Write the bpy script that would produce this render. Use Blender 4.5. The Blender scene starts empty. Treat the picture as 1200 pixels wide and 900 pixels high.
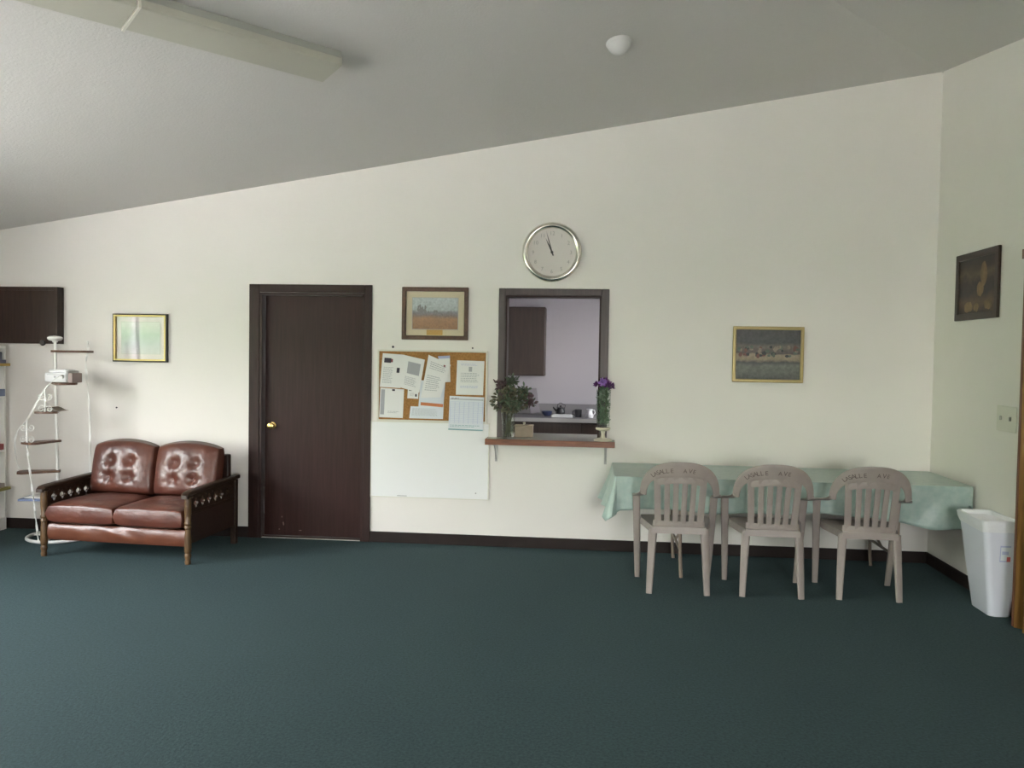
import bpy, bmesh, math, random
from mathutils import Vector, Matrix, Euler, noise
PI = math.pi
random.seed(7)
scene = bpy.context.scene
COL = scene.collection

# ------------------------------------------------------------------ materials
def _nodes(name):
    m = bpy.data.materials.new(name); m.use_nodes = True
    nt = m.node_tree
    return m, nt, nt.nodes['Principled BSDF']

def mat(name, c, rough=.5, metal=0., spec=.5, noise_=None, bump=None, coat=0., sheen=0., c2=None, stretch=(1, 1, 1), trans=0., alpha=1.):
    """Principled surface; noise_=(scale, amount) mottles towards c2 (or a darker tone), bump=(scale, strength)."""
    m, nt, b = _nodes(name)
    b.inputs['Base Color'].default_value = (*c, 1)
    b.inputs['Roughness'].default_value = rough
    b.inputs['Metallic'].default_value = metal
    b.inputs['Specular IOR Level'].default_value = spec
    b.inputs['Coat Weight'].default_value = coat
    b.inputs['Sheen Weight'].default_value = sheen
    b.inputs['Transmission Weight'].default_value = trans
    b.inputs['Alpha'].default_value = alpha
    if noise_ or bump:
        tc = nt.nodes.new('ShaderNodeTexCoord'); mp = nt.nodes.new('ShaderNodeMapping')
        mp.inputs['Scale'].default_value = stretch
        nt.links.new(tc.outputs['Object'], mp.inputs['Vector'])
    if noise_:
        n = nt.nodes.new('ShaderNodeTexNoise'); n.inputs['Scale'].default_value = noise_[0]; n.inputs['Detail'].default_value = 4
        nt.links.new(mp.outputs[0], n.inputs['Vector'])
        r = nt.nodes.new('ShaderNodeValToRGB')
        r.color_ramp.elements[0].position = .3; r.color_ramp.elements[1].position = .7
        d = c2 if c2 else tuple(x * (1 - noise_[1]) for x in c)
        r.color_ramp.elements[0].color = (*d, 1); r.color_ramp.elements[1].color = (*c, 1)
        nt.links.new(n.outputs['Fac'], r.inputs['Fac']); nt.links.new(r.outputs[0], b.inputs['Base Color'])
    if bump:
        n2 = nt.nodes.new('ShaderNodeTexNoise'); n2.inputs['Scale'].default_value = bump[0]; n2.inputs['Detail'].default_value = 5
        nt.links.new(mp.outputs[0], n2.inputs['Vector'])
        bp = nt.nodes.new('ShaderNodeBump'); bp.inputs['Strength'].default_value = bump[1]; bp.inputs['Distance'].default_value = .02
        nt.links.new(n2.outputs['Fac'], bp.inputs['Height']); nt.links.new(bp.outputs[0], b.inputs['Normal'])
    return m

def glass_mat(name, tint=(1, 1, 1), rough=.0, refl=1.0):
    m = bpy.data.materials.new(name); m.use_nodes = True; nt = m.node_tree; nt.nodes.clear()
    o = nt.nodes.new('ShaderNodeOutputMaterial'); mx = nt.nodes.new('ShaderNodeMixShader')
    t = nt.nodes.new('ShaderNodeBsdfTransparent'); g = nt.nodes.new('ShaderNodeBsdfGlossy'); f = nt.nodes.new('ShaderNodeLayerWeight'); f.inputs['Blend'].default_value = .5
    t.inputs[0].default_value = (*tint, 1); g.inputs['Roughness'].default_value = rough
    pw = nt.nodes.new('ShaderNodeMath'); pw.operation = 'POWER'; pw.inputs[1].default_value = 5.   # Schlick
    mm = nt.nodes.new('ShaderNodeMath'); mm.operation = 'MULTIPLY_ADD'; mm.use_clamp = True; mm.inputs[1].default_value = .9; mm.inputs[2].default_value = .04 * refl
    nt.links.new(f.outputs['Facing'], pw.inputs[0]); nt.links.new(pw.outputs[0], mm.inputs[0])
    nt.links.new(mm.outputs[0], mx.inputs[0]); nt.links.new(t.outputs[0], mx.inputs[1]); nt.links.new(g.outputs[0], mx.inputs[2])
    nt.links.new(mx.outputs[0], o.inputs[0])
    return m

def painting_mat(name, stops, axis='Z', lo=0., hi=1., warp=.12, scale=9., mottle=.35, rough=.5):
    """bands of colour along one axis, broken up with noise: a generic painted picture"""
    m, nt, b = _nodes(name); b.inputs['Roughness'].default_value = rough
    tc = nt.nodes.new('ShaderNodeTexCoord'); sx = nt.nodes.new('ShaderNodeSeparateXYZ')
    nt.links.new(tc.outputs['Object'], sx.inputs[0])
    mr = nt.nodes.new('ShaderNodeMapRange'); mr.inputs['From Min'].default_value = lo; mr.inputs['From Max'].default_value = hi
    nt.links.new(sx.outputs[axis], mr.inputs['Value'])
    n = nt.nodes.new('ShaderNodeTexNoise'); n.inputs['Scale'].default_value = scale; n.inputs['Detail'].default_value = 6
    nt.links.new(tc.outputs['Object'], n.inputs['Vector'])
    ma = nt.nodes.new('ShaderNodeMath'); ma.operation = 'MULTIPLY_ADD'; ma.inputs[1].default_value = warp * 2
    sub = nt.nodes.new('ShaderNodeMath'); sub.operation = 'SUBTRACT'; sub.inputs[1].default_value = .5
    nt.links.new(n.outputs['Fac'], sub.inputs[0]); nt.links.new(sub.outputs[0], ma.inputs[0]); nt.links.new(mr.outputs[0], ma.inputs[2])
    r = nt.nodes.new('ShaderNodeValToRGB'); e = r.color_ramp.elements
    while len(e) < len(stops): e.new(.5)
    for k, (p, c) in enumerate(stops): e[k].position = p; e[k].color = (*c, 1)
    nt.links.new(ma.outputs[0], r.inputs[0])
    n2 = nt.nodes.new('ShaderNodeTexNoise'); n2.inputs['Scale'].default_value = scale * 4; n2.inputs['Detail'].default_value = 3
    nt.links.new(tc.outputs['Object'], n2.inputs['Vector'])
    mx = nt.nodes.new('ShaderNodeMix'); mx.data_type = 'RGBA'; mx.blend_type = 'OVERLAY'; mx.inputs[0].default_value = mottle
    nt.links.new(r.outputs[0], mx.inputs[6]); nt.links.new(n2.outputs['Fac'], mx.inputs[7])
    nt.links.new(mx.outputs[2], b.inputs['Base Color'])
    return m

def wood_mat(name, c, c2, rough=.4, scale=6., stretch=(12, 12, .8), bump=.05, spec=.5):
    return mat(name, c, rough, noise_=(scale, .5), c2=c2, stretch=stretch, bump=(scale * 2, bump), spec=spec)

def carpet_mat():
    m, nt, b = _nodes('carpet_green')
    b.inputs['Roughness'].default_value = .95; b.inputs['Specular IOR Level'].default_value = .15
    b.inputs['Sheen Weight'].default_value = .1; b.inputs['Sheen Roughness'].default_value = .6
    b.inputs['Sheen Tint'].default_value = (.5, .75, .8, 1)
    tc = nt.nodes.new('ShaderNodeTexCoord')
    n = nt.nodes.new('ShaderNodeTexNoise'); n.inputs['Scale'].default_value = 75; n.inputs['Detail'].default_value = 5; n.inputs['Roughness'].default_value = .7
    n2 = nt.nodes.new('ShaderNodeTexNoise'); n2.inputs['Scale'].default_value = 1.3; n2.inputs['Detail'].default_value = 3
    nt.links.new(tc.outputs['Object'], n.inputs['Vector']); nt.links.new(tc.outputs['Object'], n2.inputs['Vector'])
    r = nt.nodes.new('ShaderNodeValToRGB'); r.color_ramp.elements[0].position = .3; r.color_ramp.elements[1].position = .72
    r.color_ramp.elements[0].color = (*CARPET[0], 1); r.color_ramp.elements[1].color = (*CARPET[1], 1)
    nt.links.new(n.outputs['Fac'], r.inputs[0])
    mx = nt.nodes.new('ShaderNodeMix'); mx.data_type = 'RGBA'; mx.blend_type = 'MULTIPLY'; mx.inputs[0].default_value = .35
    r2 = nt.nodes.new('ShaderNodeValToRGB'); r2.color_ramp.elements[0].color = (.7, .7, .7, 1); r2.color_ramp.elements[0].position = .3; r2.color_ramp.elements[1].position = .7
    nt.links.new(n2.outputs['Fac'], r2.inputs[0])
    nt.links.new(r.outputs[0], mx.inputs[6]); nt.links.new(r2.outputs[0], mx.inputs[7]); nt.links.new(mx.outputs[2], b.inputs['Base Color'])
    bp = nt.nodes.new('ShaderNodeBump'); bp.inputs['Strength'].default_value = .5; bp.inputs['Distance'].default_value = .006
    nt.links.new(n.outputs['Fac'], bp.inputs['Height']); nt.links.new(bp.outputs[0], b.inputs['Normal'])
    return m

CARPET = ((.008, .016, .016), (.034, .056, .057))
M = {}
M['wall'] = mat('wall_paint', (.82, .785, .745), .55, spec=.35, bump=(45, .06), noise_=(1.5, .03))
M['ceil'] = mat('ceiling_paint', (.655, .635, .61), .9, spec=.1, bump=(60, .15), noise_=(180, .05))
M['carpet'] = carpet_mat()
M['base'] = mat('baseboard_brown', (.022, .013, .011), .5, spec=.3, noise_=(8, .3))
M['door'] = wood_mat('door_brown', (.040, .015, .012), (.026, .009, .0075), .42, 5, (14, 14, .7), .04, .22)
M['trim'] = wood_mat('trim_brown', (.040, .018, .015), (.026, .012, .010), .45, 6, (14, 14, .7), .05, .25)
M['trimgrey'] = wood_mat('trim_grey_brown', (.085, .062, .060), (.060, .043, .042), .42, 6, (14, 14, .7), .05)
M['brass'] = mat('brass', (.75, .52, .2), .25, 1)
M['chrome'] = mat('bezel_silver', (.78, .75, .68), .18, 1)
M['white'] = mat('white_plastic', (.80, .80, .82), .35)
M['whitepaint'] = mat('white_enamel', (.80, .79, .76), .35)
M['offwhite'] = mat('offwhite_plastic', (.72, .70, .62), .4)
M['paper'] = mat('paper_white', (.80, .79, .78), .75, spec=.2)
M['paper2'] = mat('paper_cool', (.72, .75, .80), .75, spec=.2)
M['ink'] = mat('ink_grey', (.42, .42, .45), .7, spec=.2)
M['inkdark'] = mat('ink_dark', (.06, .05, .07), .7, spec=.2)
M['inkred'] = mat('ink_maroon', (.25, .06, .08), .7)
M['orange'] = mat('ink_orange', (.60, .20, .08), .7)
M['teal'] = mat('ink_teal', (.20, .38, .40), .7)
M['lilac'] = mat('ink_lilac', (.45, .48, .68), .7)
M['cork'] = mat('cork', (.46, .235, .085), .9, spec=.1, noise_=(90, .35), bump=(120, .3))
M['board'] = mat('whiteboard_gloss', (.84, .84, .84), .3, spec=.5)
M['grey'] = mat('edge_grey', (.42, .41, .40), .5)
M['leather'] = mat('leather_brown', (.128, .038, .022), .36, spec=.65, noise_=(5, .5), c2=(.070, .022, .015), bump=(15, .32), coat=.06)
M['leather2'] = mat('leather_tan', (.155, .052, .026), .34, spec=.6, noise_=(6, .4), c2=(.11, .036, .02), bump=(15, .22), coat=.1)
M['oak'] = wood_mat('dark_oak', (.050, .026, .015), (.024, .013, .008), .42, 7, (8, 1.5, 8), .1, .35)
M['postoak'] = wood_mat('post_oak', (.15, .085, .035), (.07, .036, .016), .35, 7, (9, 9, 1.5), .1)
M['tread'] = wood_mat('tread_brown', (.15, .075, .045), (.09, .043, .027), .4, 7, (3, 8, 8), .08)
M['taupe'] = mat('resin_taupe', (.345, .295, .275), .42, spec=.4, noise_=(14, .12), bump=(160, .04))
M['marker'] = mat('marker_black', (.10, .065, .065), .6)
M['cloth'] = mat('seafoam_cloth', (.43, .53, .485), .34, spec=.6, noise_=(26, .3), c2=(.34, .455, .425), bump=(30, .12))
M['table'] = mat('table_laminate', (.32, .22, .13), .5)
M['tubetan'] = mat('tan_tube', (.27, .21, .17), .4)
M['bin'] = mat('bin_plastic', (.70, .71, .80), .4)
M['liner'] = mat('bin_liner', (.82, .82, .86), .3, bump=(40, .3))
M['accordion'] = wood_mat('accordion_vinyl', (.36, .185, .055), (.25, .12, .035), .4, 5, (20, 20, .6), .05)
M['accpost'] = wood_mat('accordion_post', (.20, .075, .035), (.13, .05, .025), .4, 5, (20, 20, .6), .05)
M['switch'] = mat('switch_ivory', (.70, .68, .60), .4)
M['counter'] = mat('counter_laminate', (.30, .30, .24), .3, noise_=(60, .2), spec=.5)
M['counteredge'] = wood_mat('counter_edge', (.26, .095, .048), (.17, .06, .032), .4, 9, (1.2, 10, 10), .08)
M['glass'] = glass_mat('picture_glass', refl=.6)
M['vaseglass'] = glass_mat('vase_glass', (.97, .985, .975), .02, 1.3)
M['winglass'] = glass_mat('window_glass')
M['leaf'] = mat('leaf_green', (.10, .15, .085), .6, noise_=(30, .5), c2=(.07, .085, .055))
M['leafdry'] = mat('leaf_dry', (.19, .18, .115), .7, noise_=(30, .4))
M['leafmaroon'] = mat('leaf_maroon', (.11, .065, .07), .7)
M['stem'] = mat('stem', (.10, .095, .05), .7)
M['fern'] = mat('fern_green', (.13, .22, .12), .55, noise_=(40, .5))
M['purple'] = mat('petal_purple', (.16, .035, .20), .6, noise_=(40, .4))
M['violet'] = mat('petal_violet', (.33, .17, .52), .6)
M['cream'] = mat('cream_ceramic', (.70, .65, .52), .3)
M['tanbox'] = mat('tan_card', (.36, .29, .22), .7, noise_=(20, .15))
M['gold'] = mat('gold_frame', (.52, .40, .16), .35, .75)
M['dimgold'] = mat('dim_gold_frame', (.33, .26, .115), .4, .5)
M['black'] = mat('black_edge', (.015, .013, .011), .5)
M['framewood'] = wood_mat('frame_walnut', (.13, .062, .036), (.075, .034, .02), .4, 8, (6, 6, 6), .05)
M['framedark'] = wood_mat('frame_dark', (.045, .022, .016), (.025, .012, .009), .4, 8, (6, 6, 6), .05)
M['matboard'] = mat('mat_cream', (.62, .54, .38), .8)
M['matmauve'] = mat('mat_mauve', (.62, .54, .57), .7, noise_=(6, .15))
M['brassplate'] = mat('gold_plate', (.50, .29, .07), .4, .4)
M['cabinet'] = wood_mat('cabinet_brown', (.042, .022, .016), (.026, .013, .010), .33, 5, (10, 10, .8), .04, .28)
M['kitwall'] = mat('kitchen_paint', (.46, .44, .475), .7)
M['kitfloor'] = mat('kitchen_vinyl', (.16, .15, .13), .5)
M['kitcab'] = wood_mat('kitchen_cabinet_brown', (.050, .030, .022), (.034, .020, .016), .45, 5, (10, 10, .8), .04)
M['kitcount'] = mat('kitchen_counter_grey', (.22, .21, .22), .4)
M['navy'] = mat('navy_glaze', (.045, .055, .12), .4)
M['darkpot'] = mat('dark_enamel', (.03, .03, .035), .35)
M['greyboard'] = mat('grey_board', (.30, .28, .31), .6)
M['lens'] = mat('diffuser_cream', (.50, .49, .415), .35, noise_=(3, .05))
M['fixture'] = mat('fixture_enamel', (.40, .40, .36), .45)
M['detector'] = mat('detector_white', (.66, .65, .64), .6)
M['clockface'] = mat('clock_face', (.72, .67, .635), .5)
M['clockink'] = mat('clock_numeral', (.40, .37, .35), .6)
M['clockhand'] = mat('clock_hand', (.05, .042, .04), .5)
M['shelfyellow'] = mat('shelf_yellow', (.50, .33, .07), .6)
M['shelfolive'] = mat('shelf_olive', (.30, .27, .07), .6)
M['booknavy'] = mat('book_slate', (.12, .12, .17), .6)
M['bookblue'] = mat('book_blue', (.16, .20, .30), .6)
M['bookred'] = mat('book_red', (.28, .06, .06), .6)
M['bookletblue'] = mat('booklet_blue', (.20, .25, .42), .5)
M['pinkcard'] = mat('pink_card', (.34, .265, .25), .7)
M['greycard'] = mat('grey_card', (.30, .26, .24), .7)
M['kraft'] = mat('brown_sheet', (.24, .185, .15), .7)
M['lawn'] = mat('lawn_grass', (.425, .41, .39), .9, noise_=(3, .3), spec=.1)
M['hedge'] = mat('hedge_leaf', (.14, .20, .10), .8, noise_=(4, .5))
M['curtain'] = mat('curtain_grey', (.42, .40, .42), .8)

# ------------------------------------------------------------------ mesh helpers
def link(name, me, m=None, parent=None, loc=None):
    o = bpy.data.objects.new(name, me); COL.objects.link(o)
    if m: me.materials.append(m)
    if parent: o.parent = parent
    if loc: o.location = loc
    return o

def obj(name, bm, m, parent=None, smooth=False, bevel=0., seg=2, loc=None, angle=40):
    bmesh.ops.recalc_face_normals(bm, faces=bm.faces)
    me = bpy.data.meshes.new(name); bm.to_mesh(me); bm.free()
    if smooth:
        for p in me.polygons: p.use_smooth = True
        me.set_sharp_from_angle(angle=math.radians(angle))
    o = link(name, me, m, parent, loc)
    if bevel:
        md = o.modifiers.new('bevel', 'BEVEL'); md.width = bevel; md.segments = seg; md.limit_method = 'ANGLE'; md.harden_normals = False
    return o

def nb(): return bmesh.new()

def box(bm, x0, x1, y0, y1, z0, z1, mx=None):
    v = [bm.verts.new((x, y, z)) for x in (x0, x1) for y in (y0, y1) for z in (z0, z1)]
    for f in ((0, 1, 3, 2), (4, 6, 7, 5), (0, 4, 5, 1), (2, 3, 7, 6), (0, 2, 6, 4), (1, 5, 7, 3)):
        bm.faces.new([v[i] for i in f])
    if mx is not None: bmesh.ops.transform(bm, matrix=mx, verts=v)
    return v

def tube(bm, pts, r, n=10, closed=False):
    pts = [Vector(p) for p in pts]; N = len(pts); rings = []
    up = None
    for i, p in enumerate(pts):
        a = pts[(i - 1) % N] if (closed or i > 0) else p
        b = pts[(i + 1) % N] if (closed or i < N - 1) else p
        t = (b - a).normalized()
        if up is None:
            up = Vector((0, 0, 1)) if abs(t.z) < .9 else Vector((1, 0, 0))
        s = t.cross(up)
        if s.length < 1e-5: s = t.cross(Vector((0, 1, 0)))
        s.normalize(); u = s.cross(t).normalized(); up = u
        rr = r[i] if isinstance(r, (list, tuple)) else r
        rings.append([bm.verts.new(p + (s * math.cos(2 * PI * k / n) + u * math.sin(2 * PI * k / n)) * rr) for k in range(n)])
    for i in range(N if closed else N - 1):
        A, B = rings[i], rings[(i + 1) % N]
        for k in range(n): bm.faces.new((A[k], A[(k + 1) % n], B[(k + 1) % n], B[k]))
    if not closed:
        bm.faces.new(rings[0]); bm.faces.new(rings[-1])

def sweep(bm, pts, W, ws, ths, n=10, e=.5):
    """rounded flat bar along pts: W = width direction per point, ws widths, ths thicknesses"""
    pts = [Vector(p) for p in pts]; N = len(pts); rings = []
    for i, p in enumerate(pts):
        t = (pts[min(i + 1, N - 1)] - pts[max(i - 1, 0)]).normalized()
        w = Vector(W[i] if isinstance(W, list) else W); w = (w - t * w.dot(t)).normalized(); nn = t.cross(w).normalized()
        wi = ws[i] if isinstance(ws, (list, tuple)) else ws; th = ths[i] if isinstance(ths, (list, tuple)) else ths
        ring = []
        for k in range(n):
            a = 2 * PI * k / n + PI / n; c, s = math.cos(a), math.sin(a)
            cx = math.copysign(abs(c) ** e, c); cy = math.copysign(abs(s) ** e, s)
            ring.append(bm.verts.new(p + w * cx * wi / 2 + nn * cy * th / 2))
        rings.append(ring)
    for A, B in zip(rings, rings[1:]):
        for k in range(n): bm.faces.new((A[k], A[(k + 1) % n], B[(k + 1) % n], B[k]))
    bm.faces.new(rings[0]); bm.faces.new(rings[-1])

def lathe(bm, prof, n=24, c=(0, 0, 0), axis='Z'):
    rings = []
    for r, h in prof:
        ring = []
        for k in range(n):
            a = 2 * PI * k / n; x, y = r * math.cos(a), r * math.sin(a)
            p = (x, y, h) if axis == 'Z' else (x, -h, y)      # 'Y': axis points to -y (out of a wall)
            ring.append(bm.verts.new((c[0] + p[0], c[1] + p[1], c[2] + p[2])))
        rings.append(ring)
    for A, B in zip(rings, rings[1:]):
        for k in range(n): bm.faces.new((A[k], A[(k + 1) % n], B[(k + 1) % n], B[k]))
    for R in (rings[0], rings[-1]):
        if (R[0].co - R[n // 2].co).length > 1e-4: bm.faces.new(R)
    bmesh.ops.remove_doubles(bm, verts=bm.verts, dist=1e-6)

def grid(bm, fn, nu, nv, closed_u=False):
    V = [[bm.verts.new(fn(i / nu, j / nv)) for j in range(nv + 1)] for i in range(nu + (0 if closed_u else 1))]
    L = len(V)
    for i in range(nu):
        for j in range(nv):
            bm.faces.new((V[i][j], V[(i + 1) % L][j], V[(i + 1) % L][j + 1], V[i][j + 1]))
    return V

def ball(bm, c, r, sc=(1, 1, 1), u=12, v=8):
    g = bmesh.ops.create_uvsphere(bm, u_segments=u, v_segments=v, radius=r)
    bmesh.ops.transform(bm, matrix=Matrix.Translation(c) @ Matrix.Diagonal((*sc, 1)), verts=g['verts'])
    return g['verts']

def ring_frame(bm, x0, x1, z0, z1, w, y0, y1):
    """mitred rectangular frame standing in the xz plane"""
    O = [(x0, z0), (x1, z0), (x1, z1), (x0, z1)]; I = [(x0 + w, z0 + w), (x1 - w, z0 + w), (x1 - w, z1 - w), (x0 + w, z1 - w)]
    vo = {(s, y): [bm.verts.new((p[0], y, p[1])) for p in P] for s, P in (('o', O), ('i', I)) for y in (y0, y1)}
    for k in range(4):
        j = (k + 1) % 4
        for y in (y0, y1): bm.faces.new((vo['o', y][k], vo['o', y][j], vo['i', y][j], vo['i', y][k]))
        for s in 'oi': bm.faces.new((vo[s, y0][k], vo[s, y0][j], vo[s, y1][j], vo[s, y1][k]))

def plate(outer, holes, th):
    """flat plate with holes, in 2D (u, v), th thick; returns a mesh in the xy plane"""
    cu = bpy.data.curves.new('plate', 'CURVE'); cu.dimensions = '2D'; cu.fill_mode = 'BOTH'; cu.extrude = th / 2
    for pl in [outer] + holes:
        s = cu.splines.new('POLY'); s.points.add(len(pl) - 1); s.use_cyclic_u = True
        for k, (x, y) in enumerate(pl): s.points[k].co = (x, y, 0, 1)
    o = bpy.data.objects.new('plate', cu); COL.objects.link(o)
    dg = bpy.context.evaluated_depsgraph_get()
    me = bpy.data.meshes.new_from_object(o.evaluated_get(dg))
    bpy.data.objects.remove(o); bpy.data.curves.remove(cu)
    return me

def wall_mesh(outer, holes, th, plane, pos):
    """plane 'xz': plate at y=pos..pos+th ; 'yz': plate at x=pos..pos+th (th may be negative)"""
    me = plate(outer, holes, abs(th))
    for v in me.vertices:
        u, w, t = v.co
        v.co = (u, pos + th / 2 + t, w) if plane == 'xz' else (pos + th / 2 + t, u, w)
    bm = bmesh.new(); bm.from_mesh(me); bmesh.ops.recalc_face_normals(bm, faces=bm.faces); bm.to_mesh(me); bm.free()
    me.materials.clear()
    return me

def rect(a0, a1, b0, b1): return [(a0, b0), (a1, b0), (a1, b1), (a0, b1)]

_tc = {}
def glyph(ch, size):
    """verts and faces of one character of the built-in font, lower left at the origin"""
    key = (ch, size)
    if key not in _tc:
        cu = bpy.data.curves.new('glyph', 'FONT'); cu.body = ch; cu.size = size; cu.resolution_u = 2
        o = bpy.data.objects.new('glyph', cu); COL.objects.link(o)
        me = bpy.data.meshes.new_from_object(o.evaluated_get(bpy.context.evaluated_depsgraph_get()))
        vs = [tuple(v.co) for v in me.vertices]; fs = [tuple(p.vertices) for p in me.polygons]
        bpy.data.objects.remove(o); bpy.data.curves.remove(cu); bpy.data.meshes.remove(me)
        _tc[key] = (vs, fs)
    return _tc[key]

def put_glyphs(bm, vs, fs, fn):
    nv = [bm.verts.new(fn(v)) for v in vs]
    for f in fs:
        try: bm.faces.new([nv[i] for i in f])
        except ValueError: pass

# ------------------------------------------------------------------ scene-graph helpers
def tag(o, label, cat, group=None):
    o['label'] = label; o['category'] = cat
    if group: o['group'] = group
    return o
def thing(name, label, cat, loc=(0, 0, 0), rz=0., group=None):
    o = bpy.data.objects.new(name, None); COL.objects.link(o); o.empty_display_size = .1
    o.location = loc; o.rotation_euler = (0, 0, rz)
    return tag(o, label, cat, group)
def struct(o, label=None):
    o['kind'] = 'structure'
    if label: o['label'] = label
    return o
def dup(root, loc, rz, label):
    r = root.copy(); COL.objects.link(r); r.location = loc; r.rotation_euler = (0, 0, rz); r['label'] = label
    for ch in list(root.children):
        c = ch.copy(); COL.objects.link(c); c.parent = r
        for g in list(ch.children):
            d = g.copy(); COL.objects.link(d); d.parent = c
    return r

# ------------------------------------------------------------------ the room
XL, XR, YF, TH = -5.3, 2.578, -8.6, .12
def zc1(x, y): return 3.727 + .158 * (x - XR) - .139 * y
def zc2(x, y): return 3.727 - .189 * (x - XR) + .166 * y
def zceil(x, y): return min(zc1(x, y), zc2(x, y))

bm = nb(); box(bm, XL - TH, XR + TH, YF - TH, TH, -.12, 0); struct(obj('floor', bm, M['carpet']), 'dark green carpet')

# ceiling: two slopes meeting at a ridge that runs diagonally out of the back right corner
bm = nb(); T = .1
rx = XR - (.66 / .75) * 8.6
a0, a1 = XL - TH, XR + TH
polyA = [(XR, 0), (XR, TH), (a0, TH), (a0, YF), (rx, YF)]
polyB = [(XR, 0), (rx, YF), (rx, YF - TH), (a1, YF - TH), (a1, 0)]
for P, f in ((polyA, zc1), (polyB, zc2)):
    lo = [bm.verts.new((x, y, f(x, y))) for x, y in P]; hi = [bm.verts.new((x, y, f(x, y) + T)) for x, y in P]
    bm.faces.new(lo); bm.faces.new(hi)
    for k in range(len(P)):
        j = (k + 1) % len(P); bm.faces.new((lo[k], lo[j], hi[j], hi[k]))
box(bm, XR - .01, a1, -.01, TH, 3.72, 3.9); box(bm, a0, rx + .01, YF - TH, YF + .01, 3.6, 3.85)
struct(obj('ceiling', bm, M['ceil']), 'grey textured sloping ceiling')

E_ = .04
DX0, DX1, DZ = -2.731, -1.851, 2.025
PX0, PX1, PZ0, PZ1 = -.703, .055, .845, 2.019
outer = [(XL - TH, 0), (XR + TH, 0), (XR + TH, 3.727 + E_), (XR, 3.727 + E_), (XL - TH, zc1(XL - TH, 0) + E_)]
struct(link('wall_back', wall_mesh(outer, 
     [rect(PX0, PX1, PZ0, PZ1), rect(DX0, DX1, .0005, DZ)], TH, 'xz', 0), M['wall']), 'cream painted wall with door and serving hatch')
outer = [(TH, 0), (TH, 3.727), (0, 3.727 + E_), (YF - TH, zc2(XR, YF - TH) + E_), (YF - TH, 0)]
struct(link('wall_right', wall_mesh(outer, [], TH, 'yz', XR), M['wall']))
WIN = dict(z0=.95, z1=2.2)
W1, W2 = (-3.55, -1.95), (-7.3, -4.7)
outer = [(TH, 0), (TH, zc1(XL, 0)), (0, zc1(XL, 0) + E_), (YF, zc1(XL, YF) + E_), (YF - TH, 3.68), (YF - TH, 0)]
struct(link('wall_left', wall_mesh(outer, [rect(*W1, WIN['z0'], WIN['z1']), rect(*W2, WIN['z0'], WIN['z1'])], -TH, 'yz', XL), M['wall']))
F1 = (-4.95, -4.15); F_ADDED = (.3, 2.1)
outer = [(XL - TH, 0), (XR + TH, 0), (XR + TH, zc2(XR, YF) + E_), (rx, 3.727 + E_), (XL, zc1(XL, YF) + E_), (XL - TH, 3.6)]
struct(link('wall_front', wall_mesh(outer, [rect(*F1, .5, 2.1), rect(*F_ADDED, .9, 2.0)], -TH, 'xz', YF), M['wall']))

def window(n, plane, a0, a1, z0, z1, pos, nm=1):
    """frame, mullions and pane in a wall opening"""
    root = bpy.data.objects.new('window_%d' % n, None); COL.objects.link(root); struct(root)
    def b(bm, u0, u1, d0, d1, w0, w1):
        if plane == 'yz': box(bm, pos + d0, pos + d1, u0, u1, w0, w1)
        else: box(bm, u0, u1, pos + d0, pos + d1, w0, w1)
    bm = nb(); w = .06
    b(bm, a0, a1, -.09, -.03, z0, z0 + w); b(bm, a0, a1, -.09, -.03, z1 - w, z1)
    b(bm, a0, a0 + w, -.09, -.03, z0 + w, z1 - w); b(bm, a1 - w, a1, -.09, -.03, z0 + w, z1 - w)
    for k in range(1, nm + 1):
        c = a0 + (a1 - a0) * k / (nm + 1); b(bm, c - .04, c + .04, -.088, -.032, z0 + w, z1 - w)
    obj('window_frame', bm, M['whitepaint'], root)
    bm = nb(); b(bm, a0 + .02, a1 - .02, -.062, -.058, z0 + .02, z1 - .02); obj('pane', bm, M['winglass'], root)
    bm = nb(); b(bm, a0 - .05, a1 + .05, -.03, .05, z0 - .03, z0 - .001); obj('window_sill', bm, M['whitepaint'], root)
    return root
window(1, 'yz', *W1, WIN['z0'], WIN['z1'], XL)
window(2, 'yz', *W2, WIN['z0'], WIN['z1'], XL, 2)
window(3, 'xz', *F1, .5, 2.1, YF, 1)
window(4, 'xz', *F_ADDED, .9, 2.0, YF, 1)  # unseen window added to brighten the right wall and right side of the ceiling

bm = nb(); box(bm, XL, DX0 - .085, -.014, -.0005, .0, .088); struct(obj('baseboard_back_left', bm, M['base'], bevel=.004))
bm = nb(); box(bm, DX1 + .062, XR - .0005, -.014, -.0005, 0, .088); struct(obj('baseboard_back_right', bm, M['base'], bevel=.004))
bm = nb(); box(bm, XR - .014, XR - .0005, -1.40, -.0145, 0, .088); struct(obj('baseboard_right', bm, M['base'], bevel=.004))
bm = nb(); box(bm, XL + .0005, XL + .014, YF + .001, -.0145, 0, .088); struct(obj('baseboard_left', bm, M['base'], bevel=.004))

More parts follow.
